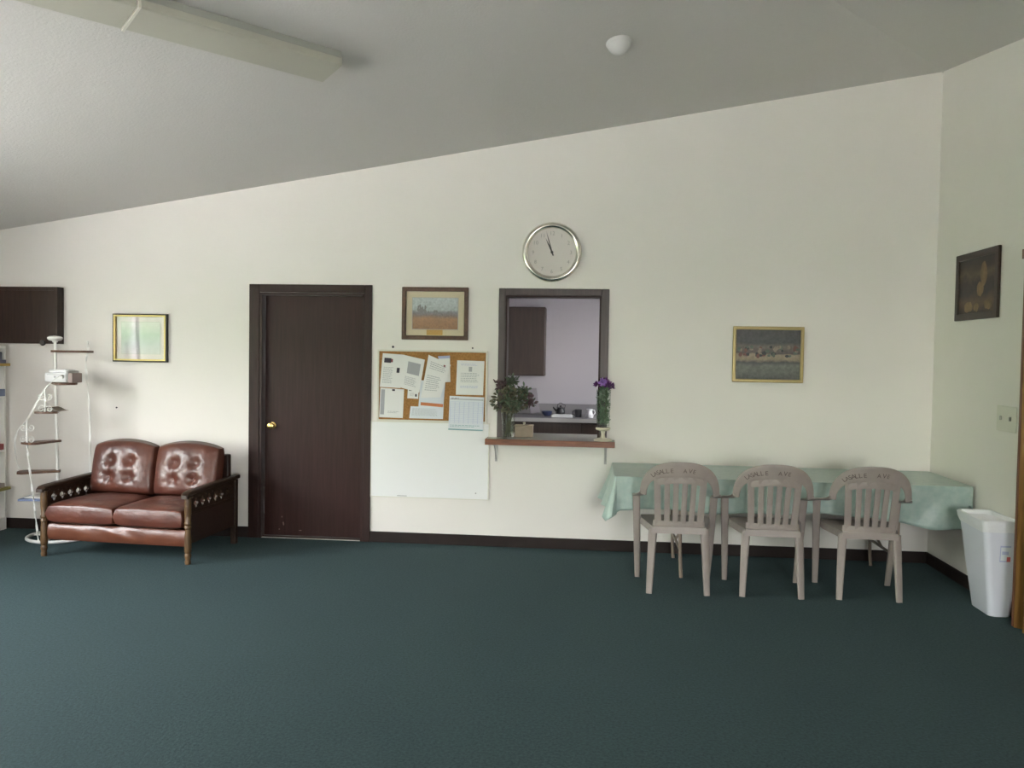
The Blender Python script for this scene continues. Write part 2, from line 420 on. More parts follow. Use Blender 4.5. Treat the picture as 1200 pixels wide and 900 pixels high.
# door in its frame
root = bpy.data.objects.new('door_1', None); COL.objects.link(root); struct(root, 'dark brown flush door with brass knob'); root.location = ((DX0 + DX1) / 2, 0, 0)
cx = (DX0 + DX1) / 2; hw = (DX1 - DX0) / 2
bm = nb()
wl, wr = .087, .062
box(bm, -hw - wl, -hw, -.018, -.0005, 0, 2.09); box(bm, hw, hw + wr, -.018, -.0005, 0, 2.09); box(bm, -hw, hw, -.018, -.0005, 2.026, 2.09)
obj('casing', bm, M['trim'], root, bevel=.004)
bm = nb(); box(bm, -hw, -hw + .02, -.010, .118, 0, 2.024); box(bm, hw - .02, hw, -.010, .118, 0, 2.024); box(bm, -hw + .02, hw - .02, -.010, .118, 2.004, 2.024)
obj('jamb', bm, M['trim'], root)
bm = nb(); box(bm, -hw + .022, hw - .022, .066, .108, .012, 2.0035); slab = obj('slab', bm, M['door'], root)
bm = nb(); lathe(bm, [(.0, 0), (.030, .0), (.030, .006), (.012, .01), (.011, .03), (.022, .036), (.029, .048), (.026, .06), (.012, .066), (0, .067)], 20, (-.352, .066, .925), 'Y')
obj('knob', bm, M['brass'], slab, smooth=True)
bm = nb(); box(bm, -hw + .02, hw - .02, .03, .118, 0, .011); obj('threshold', bm, M['trim'], root)
bm = nb()
for x, z, w, h in ((-.268, .165, .012, .018), (-.255, .11, .016, .04), (-.11, .055, .03, .010), (-.29, .06, .014, .012)):
    n = 9; vs = []
    for k in range(n):
        a = 2 * PI * k / n; rr = random.uniform(.6, 1.1)
        vs.append(bm.verts.new((x + w / 2 * rr * math.cos(a), .0654, z + h / 2 * rr * math.sin(a))))
    bm.faces.new(vs)
obj('scuff', bm, mat('scuffed_wood', (.16, .10, .08), .7), slab)

# hatch trim
root = bpy.data.objects.new('trim_1', None); COL.objects.link(root); struct(root, 'brown frame around the serving hatch')
bm = nb(); w = .055
box(bm, PX0 - w, PX0, -.018, -.0005, .845, PZ1 + w); box(bm, PX1, PX1 + w + .006, -.018, -.0005, .845, PZ1 + w); box(bm, PX0, PX1, -.018, -.0005, PZ1, PZ1 + w)
obj('casing', bm, M['trimgrey'], root, bevel=.004)
bm = nb(); box(bm, PX0, PX0 + .014, -.012, .125, .887, PZ1); box(bm, PX1 - .014, PX1, -.012, .125, .887, PZ1); box(bm, PX0 + .014, PX1 - .014, -.012, .125, PZ1 - .014, PZ1)
obj('jamb', bm, M['trim'], root)

# kitchen behind the hatch
KX0, KX1, KY, KZ = -1.65, 1.45, 2.4, 2.45
bm = nb(); box(bm, KX0 - .1, KX1 + .1, TH, KY + .1, -.12, 0); struct(obj('floor_kitchen', bm, M['kitfloor']))
bm = nb(); box(bm, KX0 - .1, KX1 + .1, TH + .001, KY + .1, KZ, KZ + .1); struct(obj('ceiling_kitchen', bm, M['kitwall']))
bm = nb(); box(bm, KX0 - .1, KX1 + .1, KY, KY + .1, 0, KZ); struct(obj('wall_kitchen_back', bm, M['kitwall']))
bm = nb(); box(bm, KX0 - .1, KX0, TH + .001, KY, 0, KZ); struct(obj('wall_kitchen_left', bm, M['kitwall']))
struct(link('wall_kitchen_right', wall_mesh(rect(TH + .001, KY, 0, KZ), [rect(1.0, 1.7, 1.3, 1.95)], .1, 'yz', KX1), M['kitwall']))
root = bpy.data.objects.new('window_5', None); COL.objects.link(root); struct(root)
bm = nb(); box(bm, KX1 + .03, KX1 + .08, 1.0, 1.7, 1.3, 1.34); box(bm, KX1 + .03, KX1 + .08, 1.0, 1.7, 1.91, 1.95); box(bm, KX1 + .03, KX1 + .08, 1.0, 1.04, 1.34, 1.91); box(bm, KX1 + .03, KX1 + .08, 1.66, 1.7, 1.34, 1.91)
obj('window_frame', bm, M['whitepaint'], root)
bm = nb(); box(bm, KX1 + .053, KX1 + .057, 1.02, 1.68, 1.32, 1.93); obj('pane', bm, M['winglass'], root)

# ------------------------------------------------------------------ outside
bm = nb(); box(bm, -60, 60, -60, 60, -.5, -.3); g = struct(obj('ground_lawn', bm, M['lawn']))

bm = nb()
def hg(u, v):
    y = -36 + 42 * u; a = v * PI
    p = Vector((-13.5 + 1.3 * math.cos(a), y, -.3 + 3.8 * math.sin(a) ** .6))
    return p + Vector((1, 0, 1)) * .35 * noise.noise(p * 1.1) + Vector((0, 0, 1)) * .5 * noise.noise(Vector((y * .5, 3, 1)))
grid(bm, hg, 150, 16); hd = obj('hedge', bm, M['hedge'], smooth=True); hd['kind'] = 'stuff'; hd['label'] = 'green hedge outside beyond the left windows'; hd['category'] = 'hedge'

# ------------------------------------------------------------------ serving counter on the hatch
t = thing('serving_counter', 'wood-edged laminate serving shelf under the kitchen hatch', 'counter', (-.326, 0, .69))
bm = nb(); box(bm, PX0 + .002 + .326, PX1 - .002 + .326, -.017, .42, .847 - .69, .886 - .69); box(bm, -.498, .498, -.19, -.019, .847 - .69, .886 - .69)
obj('countertop', bm, M['counter'], t, bevel=.003)
bm = nb(); box(bm, -.501, .501, -.205, -.19, .842 - .69, .888 - .69); box(bm, -.503, -.498, -.205, -.02, .842 - .69, .888 - .69); box(bm, .498, .503, -.205, -.02, .842 - .69, .888 - .69)
obj('edge_strip', bm, M['counteredge'], t, bevel=.003)
for s in (-.435, .435):
    bm = nb()
    box(bm, s - .010, s + .010, -.012, -.0005, .0, .156); box(bm, s - .010, s + .010, -.17, -.012, .144, .156)
    sweep(bm, [(s, -.012, .02), (s, -.05, .06), (s, -.10, .11), (s, -.16, .148)], (1, 0, 0), .008, .006)
    obj('bracket', bm, M['grey'], t)

# ------------------------------------------------------------------ kitchen contents
t = thing('kitchen_base_cabinet', 'dark lower kitchen cabinet run seen through the hatch', 'cabinet', (0, 2.1, 0))
bm = nb(); box(bm, KX0 + .01, KX1 - .01, -.28, .295, .1, .875); box(bm, KX0 + .01, KX1 - .01, -.22, .295, 0, .1); obj('body', bm, M['kitcab'], t)
for k in range(6):
    x0 = KX0 + .03 + k * .508
    bm = nb(); box(bm, x0, x0 + .49, -.302, -.281, .13, .68); d = obj('door', bm, M['kitcab'], t, bevel=.003)
    bm = nb(); tube(bm, [(x0 + .43, -.315, .5), (x0 + .43, -.33, .51), (x0 + .43, -.33, .59), (x0 + .43, -.315, .6), (x0 + .43, -.301, .6)], .005, 8); obj('handle', bm, M['chrome'], d)
    bm = nb(); box(bm, x0, x0 + .49, -.302, -.281, .70, .86); obj('drawer', bm, M['kitcab'], t, bevel=.003)
t = thing('kitchen_counter', 'grey laminate kitchen counter with low backsplash behind the hatch', 'counter', (0, 2.1, .876))
bm = nb(); box(bm, KX0 + .002, KX1 - .002, -.32, .298, 0, .036); obj('worktop', bm, M['kitcount'], t, bevel=.004)
bm = nb(); box(bm, KX0 + .002, KX1 - .002, -.326, -.3205, -.002, .036); obj('edge_strip', bm, M['grey'], t)
bm = nb(); box(bm, KX0 + .002, KX1 - .002, .276, .298, .037, .15); obj('backsplash', bm, M['kitcount'], t, bevel=.003)
t = thing('kitchen_wall_cabinet', 'dark brown upper cabinet on the kitchen wall behind the hatch', 'cabinet', (-1.02, 2.4, 1.33))
bm = nb(); box(bm, -.5, .508, -.31, -.0005, 0, .72); obj('body', bm, M['kitcab'], t)
for x0, x1, hx in ((-.495, .0, -.04), (.006, .504, .05)):
    bm = nb(); box(bm, x0, x1, -.331, -.311, .006, .714); d = obj('door', bm, M['kitcab'], t, bevel=.004)
    bm = nb(); lathe(bm, [(0, 0), (.006, 0), (.006, .012), (.012, .018), (.010, .025), (0, .027)], 12, (hx, -.331, .08), 'Y'); obj('knob', bm, M['darkpot'], d, smooth=True)
ZK = .9125
bm = nb(); box(bm, -.42, -.20, 1.93, 2.07, ZK, ZK + .018); vs = box(bm, -.405, -.215, 1.945, 2.055, ZK + .018, ZK + .026)
tag(obj('serving_tray', bm, M['white'], bevel=.005), 'flat white tray on the kitchen counter', 'tray')
bm = nb(); lathe(bm, [(0, 0), (.03, 0), (.05, .025), (.056, .05), (.052, .05), (.045, .027), (0, .012)], 20, (-.475, 2.12, ZK)); tag(obj('blue_bowl', bm, M['navy'], smooth=True), 'small navy blue bowl left of the white tray', 'bowl')
t = thing('tea_kettle', 'dark round kettle behind the white tray', 'kettle', (-.335, 2.19, ZK))
bm = nb(); lathe(bm, [(0, 0), (.042, 0), (.05, .02), (.047, .06), (.03, .085), (.0, .09)], 20); obj('body', bm, M['darkpot'], t, smooth=True)
bm = nb(); ball(bm, (0, 0, .098), .010); obj('lid_knob', bm, M['darkpot'], t, smooth=True)
bm = nb(); tube(bm, [(-.045, 0, .05), (-.065, 0, .07), (-.078, 0, .09)], [.012, .009, .006], 8); obj('spout', bm, M['darkpot'], t, smooth=True)
bm = nb(); tube(bm, [(.04, 0, .07), (.05, 0, .11), (.0, 0, .135), (-.03, 0, .12), (-.035, 0, .08)], .004, 6); obj('handle', bm, M['darkpot'], t, smooth=True)
t = thing('coffee_mug', 'dark mug between the white tray and the white jug', 'mug', (-.145, 2.02, ZK))
bm = nb(); lathe(bm, [(0, 0), (.034, 0), (.037, .08), (.033, .08), (.03, .008), (0, .006)], 20); obj('body', bm, M['darkpot'], t, smooth=True)
bm = nb(); tube(bm, [(-.034, 0, .065), (-.058, 0, .06), (-.058, 0, .03), (-.034, 0, .02)], .005, 6); obj('handle', bm, M['darkpot'], t, smooth=True)
t = thing('milk_jug', 'small white jug on the kitchen counter beside the purple flowers', 'jug', (-.028, 1.98, ZK))
bm = nb(); lathe(bm, [(0, 0), (.036, 0), (.043, .02), (.03, .05), (.026, .075), (.033, .09), (.029, .09), (.022, .07), (0, .01)], 20); obj('body', bm, M['white'], t, smooth=True)
bm = nb(); tube(bm, [(.026, 0, .08), (.05, 0, .08), (.056, 0, .05), (.036, 0, .025)], .005, 6); obj('handle', bm, M['white'], t, smooth=True)
bm = nb(); box(bm, -.05, .05, -.008, .008, 0, .27, Matrix.Translation((-.61, 2.30, ZK + .010)) @ Matrix.Rotation(math.radians(-9), 4, 'Y') @ Matrix.Rotation(math.radians(-8), 4, 'X'))
tag(obj('cutting_board', bm, M['greyboard'], bevel=.006), 'grey board leaning against the kitchen wall', 'cutting board')

# ------------------------------------------------------------------ things hung on walls
def hung(name, label, cat, x, z, wall='back', group=None):
    return thing(name, label, cat, (x, 0, z) if wall == 'back' else (XR, x, z), 0 if wall == 'back' else -PI / 2, group)

def picture(name, label, x0, x1, z0, z1, frame, fw, depth, wall='back', matw=0, matm=None, art=None, edge=None, plate_=False, glass=True, tilt=0):
    w, h = abs(x1 - x0), z1 - z0
    t = hung(name, label, 'picture', (x0 + x1) / 2, z0, wall)
    a = w / 2
    if edge:
        bm = nb(); ring_frame(bm, -a, a, 0, h, .012, -depth + .004, -.001); obj('frame_edge', bm, edge, t, bevel=.002)
        bm = nb(); ring_frame(bm, -a + .010, a - .010, .010, h - .010, fw, -depth, -.006); obj('frame', bm, frame, t, bevel=.004)
        fw = fw + .010
    else:
        bm = nb(); ring_frame(bm, -a, a, 0, h, fw, -depth, -.001); obj('frame', bm, frame, t, bevel=.005)
    bm = nb(); box(bm, -a + fw - .004, a - fw + .004, -.010, -.002, fw - .004, h - fw + .004); obj('backing', bm, matm or art, t)
    if matw:
        bm = nb(); box(bm, -a + fw + matw, a - fw - matw, -.0125, -.0105, fw + matw, h - fw - matw); obj('print', bm, art, t)
        bm = nb(); ring_frame(bm, -a + fw + matw - .004, a - fw - matw + .004, fw + matw - .004, h - fw - matw + .004, .004, -.0135, -.0106); obj('mat_bevel', bm, M['grey'], t)
    if plate_:
        bm = nb(); box(bm, -.068, .062, -.0135, -.0105, fw + .004, fw + matw + .008 - .012); obj('name_plate', bm, M['brassplate'], t)
    if glass:
        bm = nb(); box(bm, -a + fw - .003, a - fw + .003, -.0165, -.0150, fw - .003, h - fw + .003); obj('glass', bm, M['glass'], t)
    t.rotation_euler.rotate_axis('X', tilt) if tilt else None
    return t

art1 = painting_mat('art_pale', [(0, (.50, .47, .50)), (.3, (.42, .44, .46)), (.6, (.40, .47, .42)), (1, (.55, .52, .52))], 'Z', .06, .34, .05, 5, .15)
picture('framed_picture', 'gold-framed glazed print hanging above the leather loveseat', -3.99, -3.517, 1.435, 1.835, M['gold'], .014, .036, matw=.045, matm=M['matmauve'], art=art1, edge=M['black'])
art2 = painting_mat('art_field', [(0, (.30, .15, .07)), (.30, (.38, .20, .10)), (.42, (.20, .15, .14)), (.52, (.22, .21, .23)), (.60, (.42, .46, .47)), (1, (.48, .53, .55))], 'Z', .105, .325, .09, 14, .5)
picture('framed_picture', 'walnut-framed autumn field picture with cream mat and gold plate above the cork board', -1.542, -1.002, 1.655, 2.077, M['framewood'], .034, .028, matw=.052, matm=M['matboard'], art=art2, plate_=True)
t2 = [o for o in bpy.data.objects if o.get('label', '').startswith('walnut-framed')][0]
bm = nb(); rnd = random.Random(3)
for k in range(16):
    x = rnd.choice([rnd.uniform(-.15, -.07), rnd.uniform(-.15, .15)]); hgt = rnd.uniform(.03, .10) if x < -.06 else rnd.uniform(.015, .035); z0 = rnd.uniform(.195, .205)
    P_ = [(x - .0015, z0), (x + .0015, z0)]
    for q in range(7): P_.append((x + .012 * math.sin(PI * (q + 1) / 8) * rnd.uniform(.4, 1.1), z0 + .01 + hgt * (q + 1) / 8))
    for q in range(7): P_.append((x - .012 * math.sin(PI * (7 - q) / 8) * rnd.uniform(.4, 1.1), z0 + .01 + hgt * (7 - q) / 8))
    bm.faces.new([bm.verts.new((a, -.0129 - .00002 * k, b)) for a, b in P_])
obj('painted_trees', bm, mat('paint_bark', (.20, .19, .19), .7), t2)['kind'] = 'stuff'
art3 = painting_mat('art_muted', [(0, (.11, .115, .10)), (.26, (.15, .155, .135)), (.33, (.07, .075, .075)), (.40, (.28, .23, .16)), (.50, (.30, .25, .18)), (.53, (.10, .08, .08)), (.66, (.16, .135, .12)), (.74, (.07, .075, .075)), (1, (.09, .085, .09))], 'Z', .03, .405, .07, 11, .55)
t = picture('framed_picture', 'wide muted painting in a dull gold frame above the covered table', 1.075, 1.613, 1.363, 1.796, M['dimgold'], .026, .022, art=art3, glass=False)
rnd = random.Random(5)
for key, c in (('pale_dabs', (.30, .24, .20)), ('dark_dabs', (.05, .055, .06)), ('rust_dabs', (.19, .09, .075)), ('green_dabs', (.13, .16, .13))):
    bm = nb()
    for k in range(11):
        x = rnd.uniform(-.22, .22); z = rnd.uniform(.205, .275); a = rnd.uniform(.008, .02); b_ = rnd.uniform(.008, .022); y_ = -.0102 - .0001 * rnd.random()
        bm.faces.new([bm.verts.new((x + a * math.cos(2 * PI * q / 10) * rnd.uniform(.7, 1.2), y_ - .0003, z + b_ * math.sin(2 * PI * q / 10) * rnd.uniform(.7, 1.2))) for q in range(10)])
    obj(key, bm, mat('paint_' + key, c, .6, noise_=(40, .4)), t)['kind'] = 'stuff'
art4 = painting_mat('art_dark', [(0, (.030, .016, .012)), (.2, (.11, .06, .035)), (.36, (.022, .016, .016)), (.55, (.03, .017, .015)), (.72, (.10, .065, .035)), (.86, (.03, .018, .015)), (1, (.016, .012, .012))], 'Z', .05, .42, .22, 7, .5)
t = picture('framed_picture', 'small dark brown framed painting on the right wall above the light switch', -.39, -1.02, 1.835, 2.297, M['framedark'], .045, .022, 'right', art=art4, glass=False)
# generic warm shapes in the dark painting
bm = nb()
for x, z, a, b, k in ((.10, .30, .05, .085, 0), (.05, .20, .055, .05, 0), (-.12, .09, .07, .04, 0), (.0, .085, .045, .035, 0), (.17, .095, .06, .035, 0)):
    vs = [bm.verts.new((x + a * math.cos(2 * PI * q / 14) * random.uniform(.8, 1.1), -.0115, z + b * math.sin(2 * PI * q / 14) * random.uniform(.8, 1.1))) for q in range(14)]
    bm.faces.new(vs)
obj('warm_shapes', bm, mat('paint_ochre', (.30, .19, .10), .6, noise_=(12, .6)), t)

# clock
t = hung('wall_clock', 'round silver wall clock above the serving hatch', 'clock', -.342, 2.125)
R = .235; cz = R
bm = nb(); lathe(bm, [(R - .012, .001), (R, .012), (R, .028), (R - .012, .044), (R - .026, .047), (R - .040, .040), (R - .046, .030), (R - .046, .012), (R - .05, .002)], 64, (0, 0, cz), 'Y'); obj('bezel', bm, M['chrome'], t, smooth=True, angle=60)
bm = nb(); lathe(bm, [(0, .001), (R - .044, .001), (R - .044, .014), (0, .014)], 48, (0, 0, cz), 'Y'); obj('face', bm, M['clockface'], t)
for n in range(1, 13):
    a = n * PI / 6; s = str(n); bm = nb()
    for q, ch in enumerate(s):
        V, Fc = glyph(ch, .042)
        cx0 = (min(v[0] for v in V) + max(v[0] for v in V)) / 2
        ox = (q - (len(s) - 1) / 2) * .022
        put_glyphs(bm, V, Fc, lambda v: (math.sin(a) * .150 + ox + v[0] - cx0, -.0146, cz + math.cos(a) * .150 + v[1] - .015))
    obj('numeral', bm, M['clockink'], t)
def hand(name, ang, ln, w, y):
    bm = nb(); P = [(-w * .6, -.03), (w * .6, -.03), (w, 0), (w * .8, ln * .55), (0, ln), (-w * .8, ln * .55), (-w, 0)]
    lo = [bm.verts.new((x * math.cos(ang) + z * math.sin(ang), y, cz - x * math.sin(ang) + z * math.cos(ang))) for x, z in P]
    hi = [bm.verts.new((v.co.x, y - .0015, v.co.z)) for v in lo]
    bm.faces.new(lo); bm.faces.new(hi)
    for k in range(7): bm.faces.new((lo[k], lo[(k + 1) % 7], hi[(k + 1) % 7], hi[k]))
    return obj(name, bm, M['clockhand'], t)
hand('hour_hand', math.radians(-25), .125, .0055, -.017); hand('minute_hand', math.radians(-16), .175, .0042, -.0205)
bm = nb(); lathe(bm, [(0, .014), (.011, .014), (.011, .023), (0, .025)], 16, (0, 0, cz), 'Y'); obj('hub', bm, M['clockhand'], t)
bm = nb(); lathe(bm, [(0, .0285), (R - .048, .0265), (R - .048, .0280), (0, .030)], 48, (0, 0, cz), 'Y'); obj('glass', bm, M['glass'], t, smooth=True)

# whiteboard and cork board
t = hung('whiteboard', 'blank white board panel mounted below the cork board', 'whiteboard', (-1.786 - .822) / 2, .376)
hwb = (1.786 - .822) / 2
bm = nb(); box(bm, -hwb, hwb, -.010, -.001, 0, .612); obj('panel', bm, M['board'], t)
bm = nb(); ring_frame(bm, -hwb - .004, hwb + .004, -.004, .616, .007, -.013, -.0005); obj('edge_trim', bm, M['offwhite'], t)
bm = nb(); lathe(bm, [(0, .010), (.006, .010), (.005, .0125), (0, .013)], 10, (hwb - .10, 0, .05), 'Y'); obj('screw', bm, M['grey'], t)
bm = nb(); box(bm, -hwb + .22, -hwb + .30, -.0108, -.0102, .008, .014); obj('smudge', bm, M['grey'], t)

CX0, CX1, CZ0, CZ1 = -1.738, -.840, .993, 1.572
t = hung('cork_board', 'cork notice board in a thin pale frame covered with papers', 'notice board', (CX0 + CX1) / 2, CZ0)
hc = (CX1 - CX0) / 2; hh = CZ1 - CZ0
bm = nb(); box(bm, -hc + .004, hc - .004, -.016, -.001, .004, hh - .004); obj('cork', bm, M['cork'], t)
bm = nb(); ring_frame(bm, -hc, hc, 0, hh, .014, -.024, -.0008); obj('frame', bm, M['offwhite'], t, bevel=.003)
for i, (x, c) in enumerate(((461, 'dark screw in the wall above the cork board, left one'), (554, 'dark screw in the wall above the cork board, right one'))):
    t = hung('wall_screw', c, 'screw', -1.74 + (x - 443) / 129 * .902, 1.594, group='screws above the cork board')
    bm = nb(); lathe(bm, [(0, 0), (.004, 0), (.004, .006), (.010 - .003 * i, .008), (.007, .013), (0, .014)], 12, (0, 0, 0), 'Y'); obj('head', bm, M['inkdark'], t)
t = hung('wall_nail', 'single dark nail in the bare wall left of the loveseat', 'nail', -3.965, 1.05)
bm = nb(); lathe(bm, [(0, 0), (.003, 0), (.003, .012), (.007, .013), (.007, .015), (0, .016)], 10, (0, 0, 0), 'Y'); obj('head', bm, M['inkdark'], t)

def cork_xy(px, py): return (-1.74 + (px - 443) / 129 * .902, 1.572 - (py - 410) / 86 * .579)
def paper(name, label, cat, quad, y, m, curl=.004, marks=(), group='papers pinned on the cork board'):
    """sheet through four picture-measured corners (top left, top right, bottom right, bottom left); marks = (u0,u1,v0,v1,material,kind)"""
    Q = [Vector((cork_xy(*q)[0], 0, cork_xy(*q)[1])) for q in quad]
    c = sum(Q, Vector()) / 4
    o = thing(name, label, cat, (c.x, y, min(q.z for q in Q)), 0, group)
    base = Vector((c.x, 0, min(q.z for q in Q)))
    Q = [q - base for q in Q]
    def P(u, v, off=0.):
        p = (Q[0] * (1 - u) + Q[1] * u) * (1 - v) + (Q[3] * (1 - u) + Q[2] * u) * v
        p.y = -curl * (v ** 2) - curl * .6 * abs(u - .5) * v - off
        return p
    bm = nb()
    front = grid(bm, lambda u, v: P(u, v, .0006), 8, 8); back = grid(bm, lambda u, v: P(u, v, 0), 8, 8)
    for i in range(8):
        for (A, B) in (((i, 0), (i + 1, 0)), ((i, 8), (i + 1, 8)), ((0, i), (0, i + 1)), ((8, i), (8, i + 1))):
            bm.faces.new((front[A[0]][A[1]], front[B[0]][B[1]], back[B[0]][B[1]], back[A[0]][A[1]]))
    obj('sheet', bm, m, o, smooth=True)
    by = {}
    for (u0, u1, v0, v1, mk, kind) in marks:
        key = (mk, kind, len(by)); bm = by.get(key) or nb(); by[key] = bm
        if kind in ('text', 'grid'):
            rows = max(2, int((v1 - v0) / .045))
            for r in range(rows):
                va = v0 + (v1 - v0) * r / rows; vb = va + (v1 - v0) / rows * (.35 if kind == 'text' else .1)
                u = u0; ue = u1 - (random.uniform(0, .25) * (u1 - u0) if kind == 'text' else 0)
                while u < ue:
                    w = random.uniform(.03, .09) if kind == 'text' else (u1 - u0)
                    uu = min(u + w, ue)
                    grid(bm, lambda a, b: P(u + (uu - u) * a, va + (vb - va) * b, .0011), max(1, int((uu - u) * 8)), 1)
                    u = uu + (.02 if kind == 'text' else 1)
            if kind == 'grid':
                for k in range(8):
                    uc = u0 + (u1 - u0) * k / 7
                    grid(bm, lambda a, b: P(uc - .004 + .008 * a, v0 + (v1 - v0) * b, .0011), 1, 8)
        else:
            grid(bm, lambda a, b: P(u0 + (u1 - u0) * a, v0 + (v1 - v0) * b, .0011), 6, 4)
    for (mk, kind, *_), bm in by.items():
        obj({'text': 'print_lines', 'grid': 'ruled_grid', 'block': 'printed_block'}[kind], bm, M[mk], o)
    return o
Y0 = -.0175
paper('notice_sheet', 'white notice with small dark photo at top left of the cork board', 'paper', [(449.5, 414.5), (475, 416), (471, 456), (446.5, 455)], Y0 - .003, M['paper'],
      marks=[(.10, .42, .13, .27, 'inkdark', 'block'), (.42, .5, .15, .25, 'inkred', 'block'), (.72, .86, .40, .55, 'inkdark', 'block'), (.1, .6, .4, .9, 'ink', 'text')])
paper('notice_sheet', 'tilted white sheet with a grey square print, second along the board top', 'paper', [(474, 416), (499, 421.5), (493, 461), (470, 455)], Y0 - .007, M['paper'],
      marks=[(.26, .85, .16, .52, 'ink', 'block'), (.2, .8, .62, .9, 'ink', 'text')])
paper('notice_sheet', 'white sheet with a grey left margin at bottom left of the cork board', 'paper', [(447, 456), (475, 457.5), (474, 492), (446, 491.5)], Y0 - .001, M['paper'],
      marks=[(.04, .2, .05, .9, 'ink', 'block'), (.5, .62, .02, .08, 'inkdark', 'block'), (.35, .85, .78, .86, 'ink', 'text')])
paper('notice_sheet', 'small white slip with dark dots under the tilted grey-square sheet', 'paper', [(479.5, 456), (492, 456), (492, 468.5), (479, 468)], Y0 - .003, M['paper'],
      marks=[(.12, .4, .1, .25, 'inkdark', 'block'), (.7, .85, .55, .8, 'inkdark', 'block'), (.2, .6, .45, .8, 'ink', 'text')])
paper('notice_sheet', 'sheet with pale green and lilac top behind the slanted leaflet', 'paper', [(514, 417), (528, 416), (529, 447.5), (522, 448)], Y0 - .001, M['paper'], curl=.002,
      marks=[(.0, 1, .0, .10, 'lilac', 'block')])
paper('notice_sheet', 'white sheet with an orange band below the slanted leaflet', 'paper', [(494, 446), (523, 448), (521, 482), (492, 480)], Y0 - .001, M['paper2'], curl=.003,
      marks=[(.08, .98, .77, .88, 'orange', 'block')])
paper('notice_sheet', 'wide slip of small print at the bottom middle of the cork board', 'paper', [(483, 477.5), (521.5, 478), (521, 492), (481.5, 492)], Y0 - .0045, M['paper2'], curl=.002,
      marks=[(.06, .85, .15, .8, 'ink', 'text')])
paper('notice_sheet', 'long white leaflet pinned at a slant in the board centre', 'paper', [(503.5, 415.5), (529.5, 427), (518, 466), (495, 467)], Y0 - .012, M['paper'], curl=.008,
      marks=[(.15, .9, .12, .32, 'ink', 'text'), (.72, .80, .08, .14, 'inkred', 'block'), (.12, .85, .45, .85, 'ink', 'text')])
paper('notice_sheet', 'upright bordered certificate at top right of the cork board', 'paper', [(536.5, 421.5), (568, 422), (567, 462.5), (535.5, 462.5)], Y0 - .001, M['paper'], curl=.001,
      marks=[(.15, .85, .1, .16, 'lilac', 'text'), (.44, .56, .18, .32, 'ink', 'block'), (.15, .85, .36, .66, 'ink', 'text'), (.15, .85, .74, .82, 'lilac', 'text')])
paper('wall_calendar', 'white month calendar with ruled grid at bottom right of the cork board', 'calendar', [(528.5, 464), (568.5, 465), (567.5, 505), (527.5, 504.5)], Y0 - .009, M['paper2'], curl=.002, group=None,
      marks=[(.02, .98, .07, .10, 'ink', 'block'), (.03, .97, .16, .80, 'lilac', 'grid'), (.06, .3, .05, .11, 'inkdark', 'text'), (0, 1, .965, 1, 'teal', 'block'), (.05, .9, .85, .93, 'teal', 'text')])

# light switch plate
t = hung('light_switch', 'ivory two-gang light switch plate on the right wall beside the folding door', 'light switch', -1.165, 1.115, 'right')
bm = nb(); box(bm, -.125, .125, -.007, -.0008, 0, .16); obj('plate', bm, M['switch'], t, bevel=.004)
for s in (-.06, .06):
    bm = nb(); box(bm, s - .006, s + .006, -.019, -.0066, .07, .095); obj('toggle', bm, M['grey'], t, bevel=.002)

# shallow wall cabinet at the left end of the back wall
t = hung('wall_cabinet', 'shallow dark brown cabinet high on the back wall in the left corner', 'cabinet', -4.82, 1.574)
bm = nb(); box(bm, -.40, .382, -.068, -.001, 0, .474); obj('body', bm, M['cabinet'], t, bevel=.003)
bm = nb(); ring_frame(bm, -.40, .382, 0.002, .472, .03, -.09, -.0685); box(bm, -.37, .352, -.084, -.0686, .032, .442); d = obj('door', bm, M['cabinet'], t)
bm = nb(); lathe(bm, [(0, 0), (.008, 0), (.008, .012), (.022, .02), (.026, .032), (.018, .042), (0, .045)], 20, (.275, -.09, .008), 'Y'); obj('knob', bm, M['black'], d, smooth=True)

# ceiling fixture and detector: they follow the slope of the left-hand ceiling plane
nrm = Vector((-.158, .139, 1)).normalized()
ax = Vector((.66, .75, 0)); ax = (ax - nrm * ax.dot(nrm)).normalized(); side = nrm.cross(ax).normalized()
def on_ceiling(o, x, y):
    o.matrix_world = Matrix.Translation((x, y, zc1(x, y) - .001)) @ Matrix((ax, side, nrm)).transposed().to_4x4()
e = Vector((-1.61, -1.68, 0))
L1 = 1.16
def light(label, s0):
    t = thing('ceiling_light', label, 'light fixture', group='unlit fluorescent fixtures in one row')
    c = e - Vector((.66, .75, 0)) * (s0 + L1 / 2)
    on_ceiling(t, c.x, c.y)
    bm = nb(); box(bm, -L1 / 2 + .004, L1 / 2 - .004, -.125, .125, -.045, 0); obj('housing', bm, M['fixture'], t, bevel=.004)
    bm = nb(); prof = [(-.124, -.03), (-.120, -.078), (-.116, -.085), (-.108, -.088), (.108, -.088), (.116, -.085), (.120, -.078), (.124, -.03)]
    A = [bm.verts.new((-L1 / 2 + .002, y, z)) for y, z in prof]; B = [bm.verts.new((L1 / 2 - .002, y, z)) for y, z in prof]
    for k in range(7): bm.faces.new((A[k], A[k + 1], B[k + 1], B[k]))
    bm.faces.new(A); bm.faces.new(B); bm.faces.new((A[0], B[0], B[7], A[7]))
    obj('diffuser', bm, M['lens'], t)
    bm = nb(); box(bm, -L1 / 2 - .008, -L1 / 2 + .006, -.128, .128, -.092, -.001); obj('joint_band', bm, M['offwhite'], t)
light('unlit fluorescent ceiling fixture, the one whose free end shows', 0.); light('unlit fluorescent ceiling fixture cut off by the top left of the view', 1.175)
t = thing('smoke_detector', 'round white smoke detector on the sloping ceiling', 'smoke detector')
on_ceiling(t, .118, -1.30)
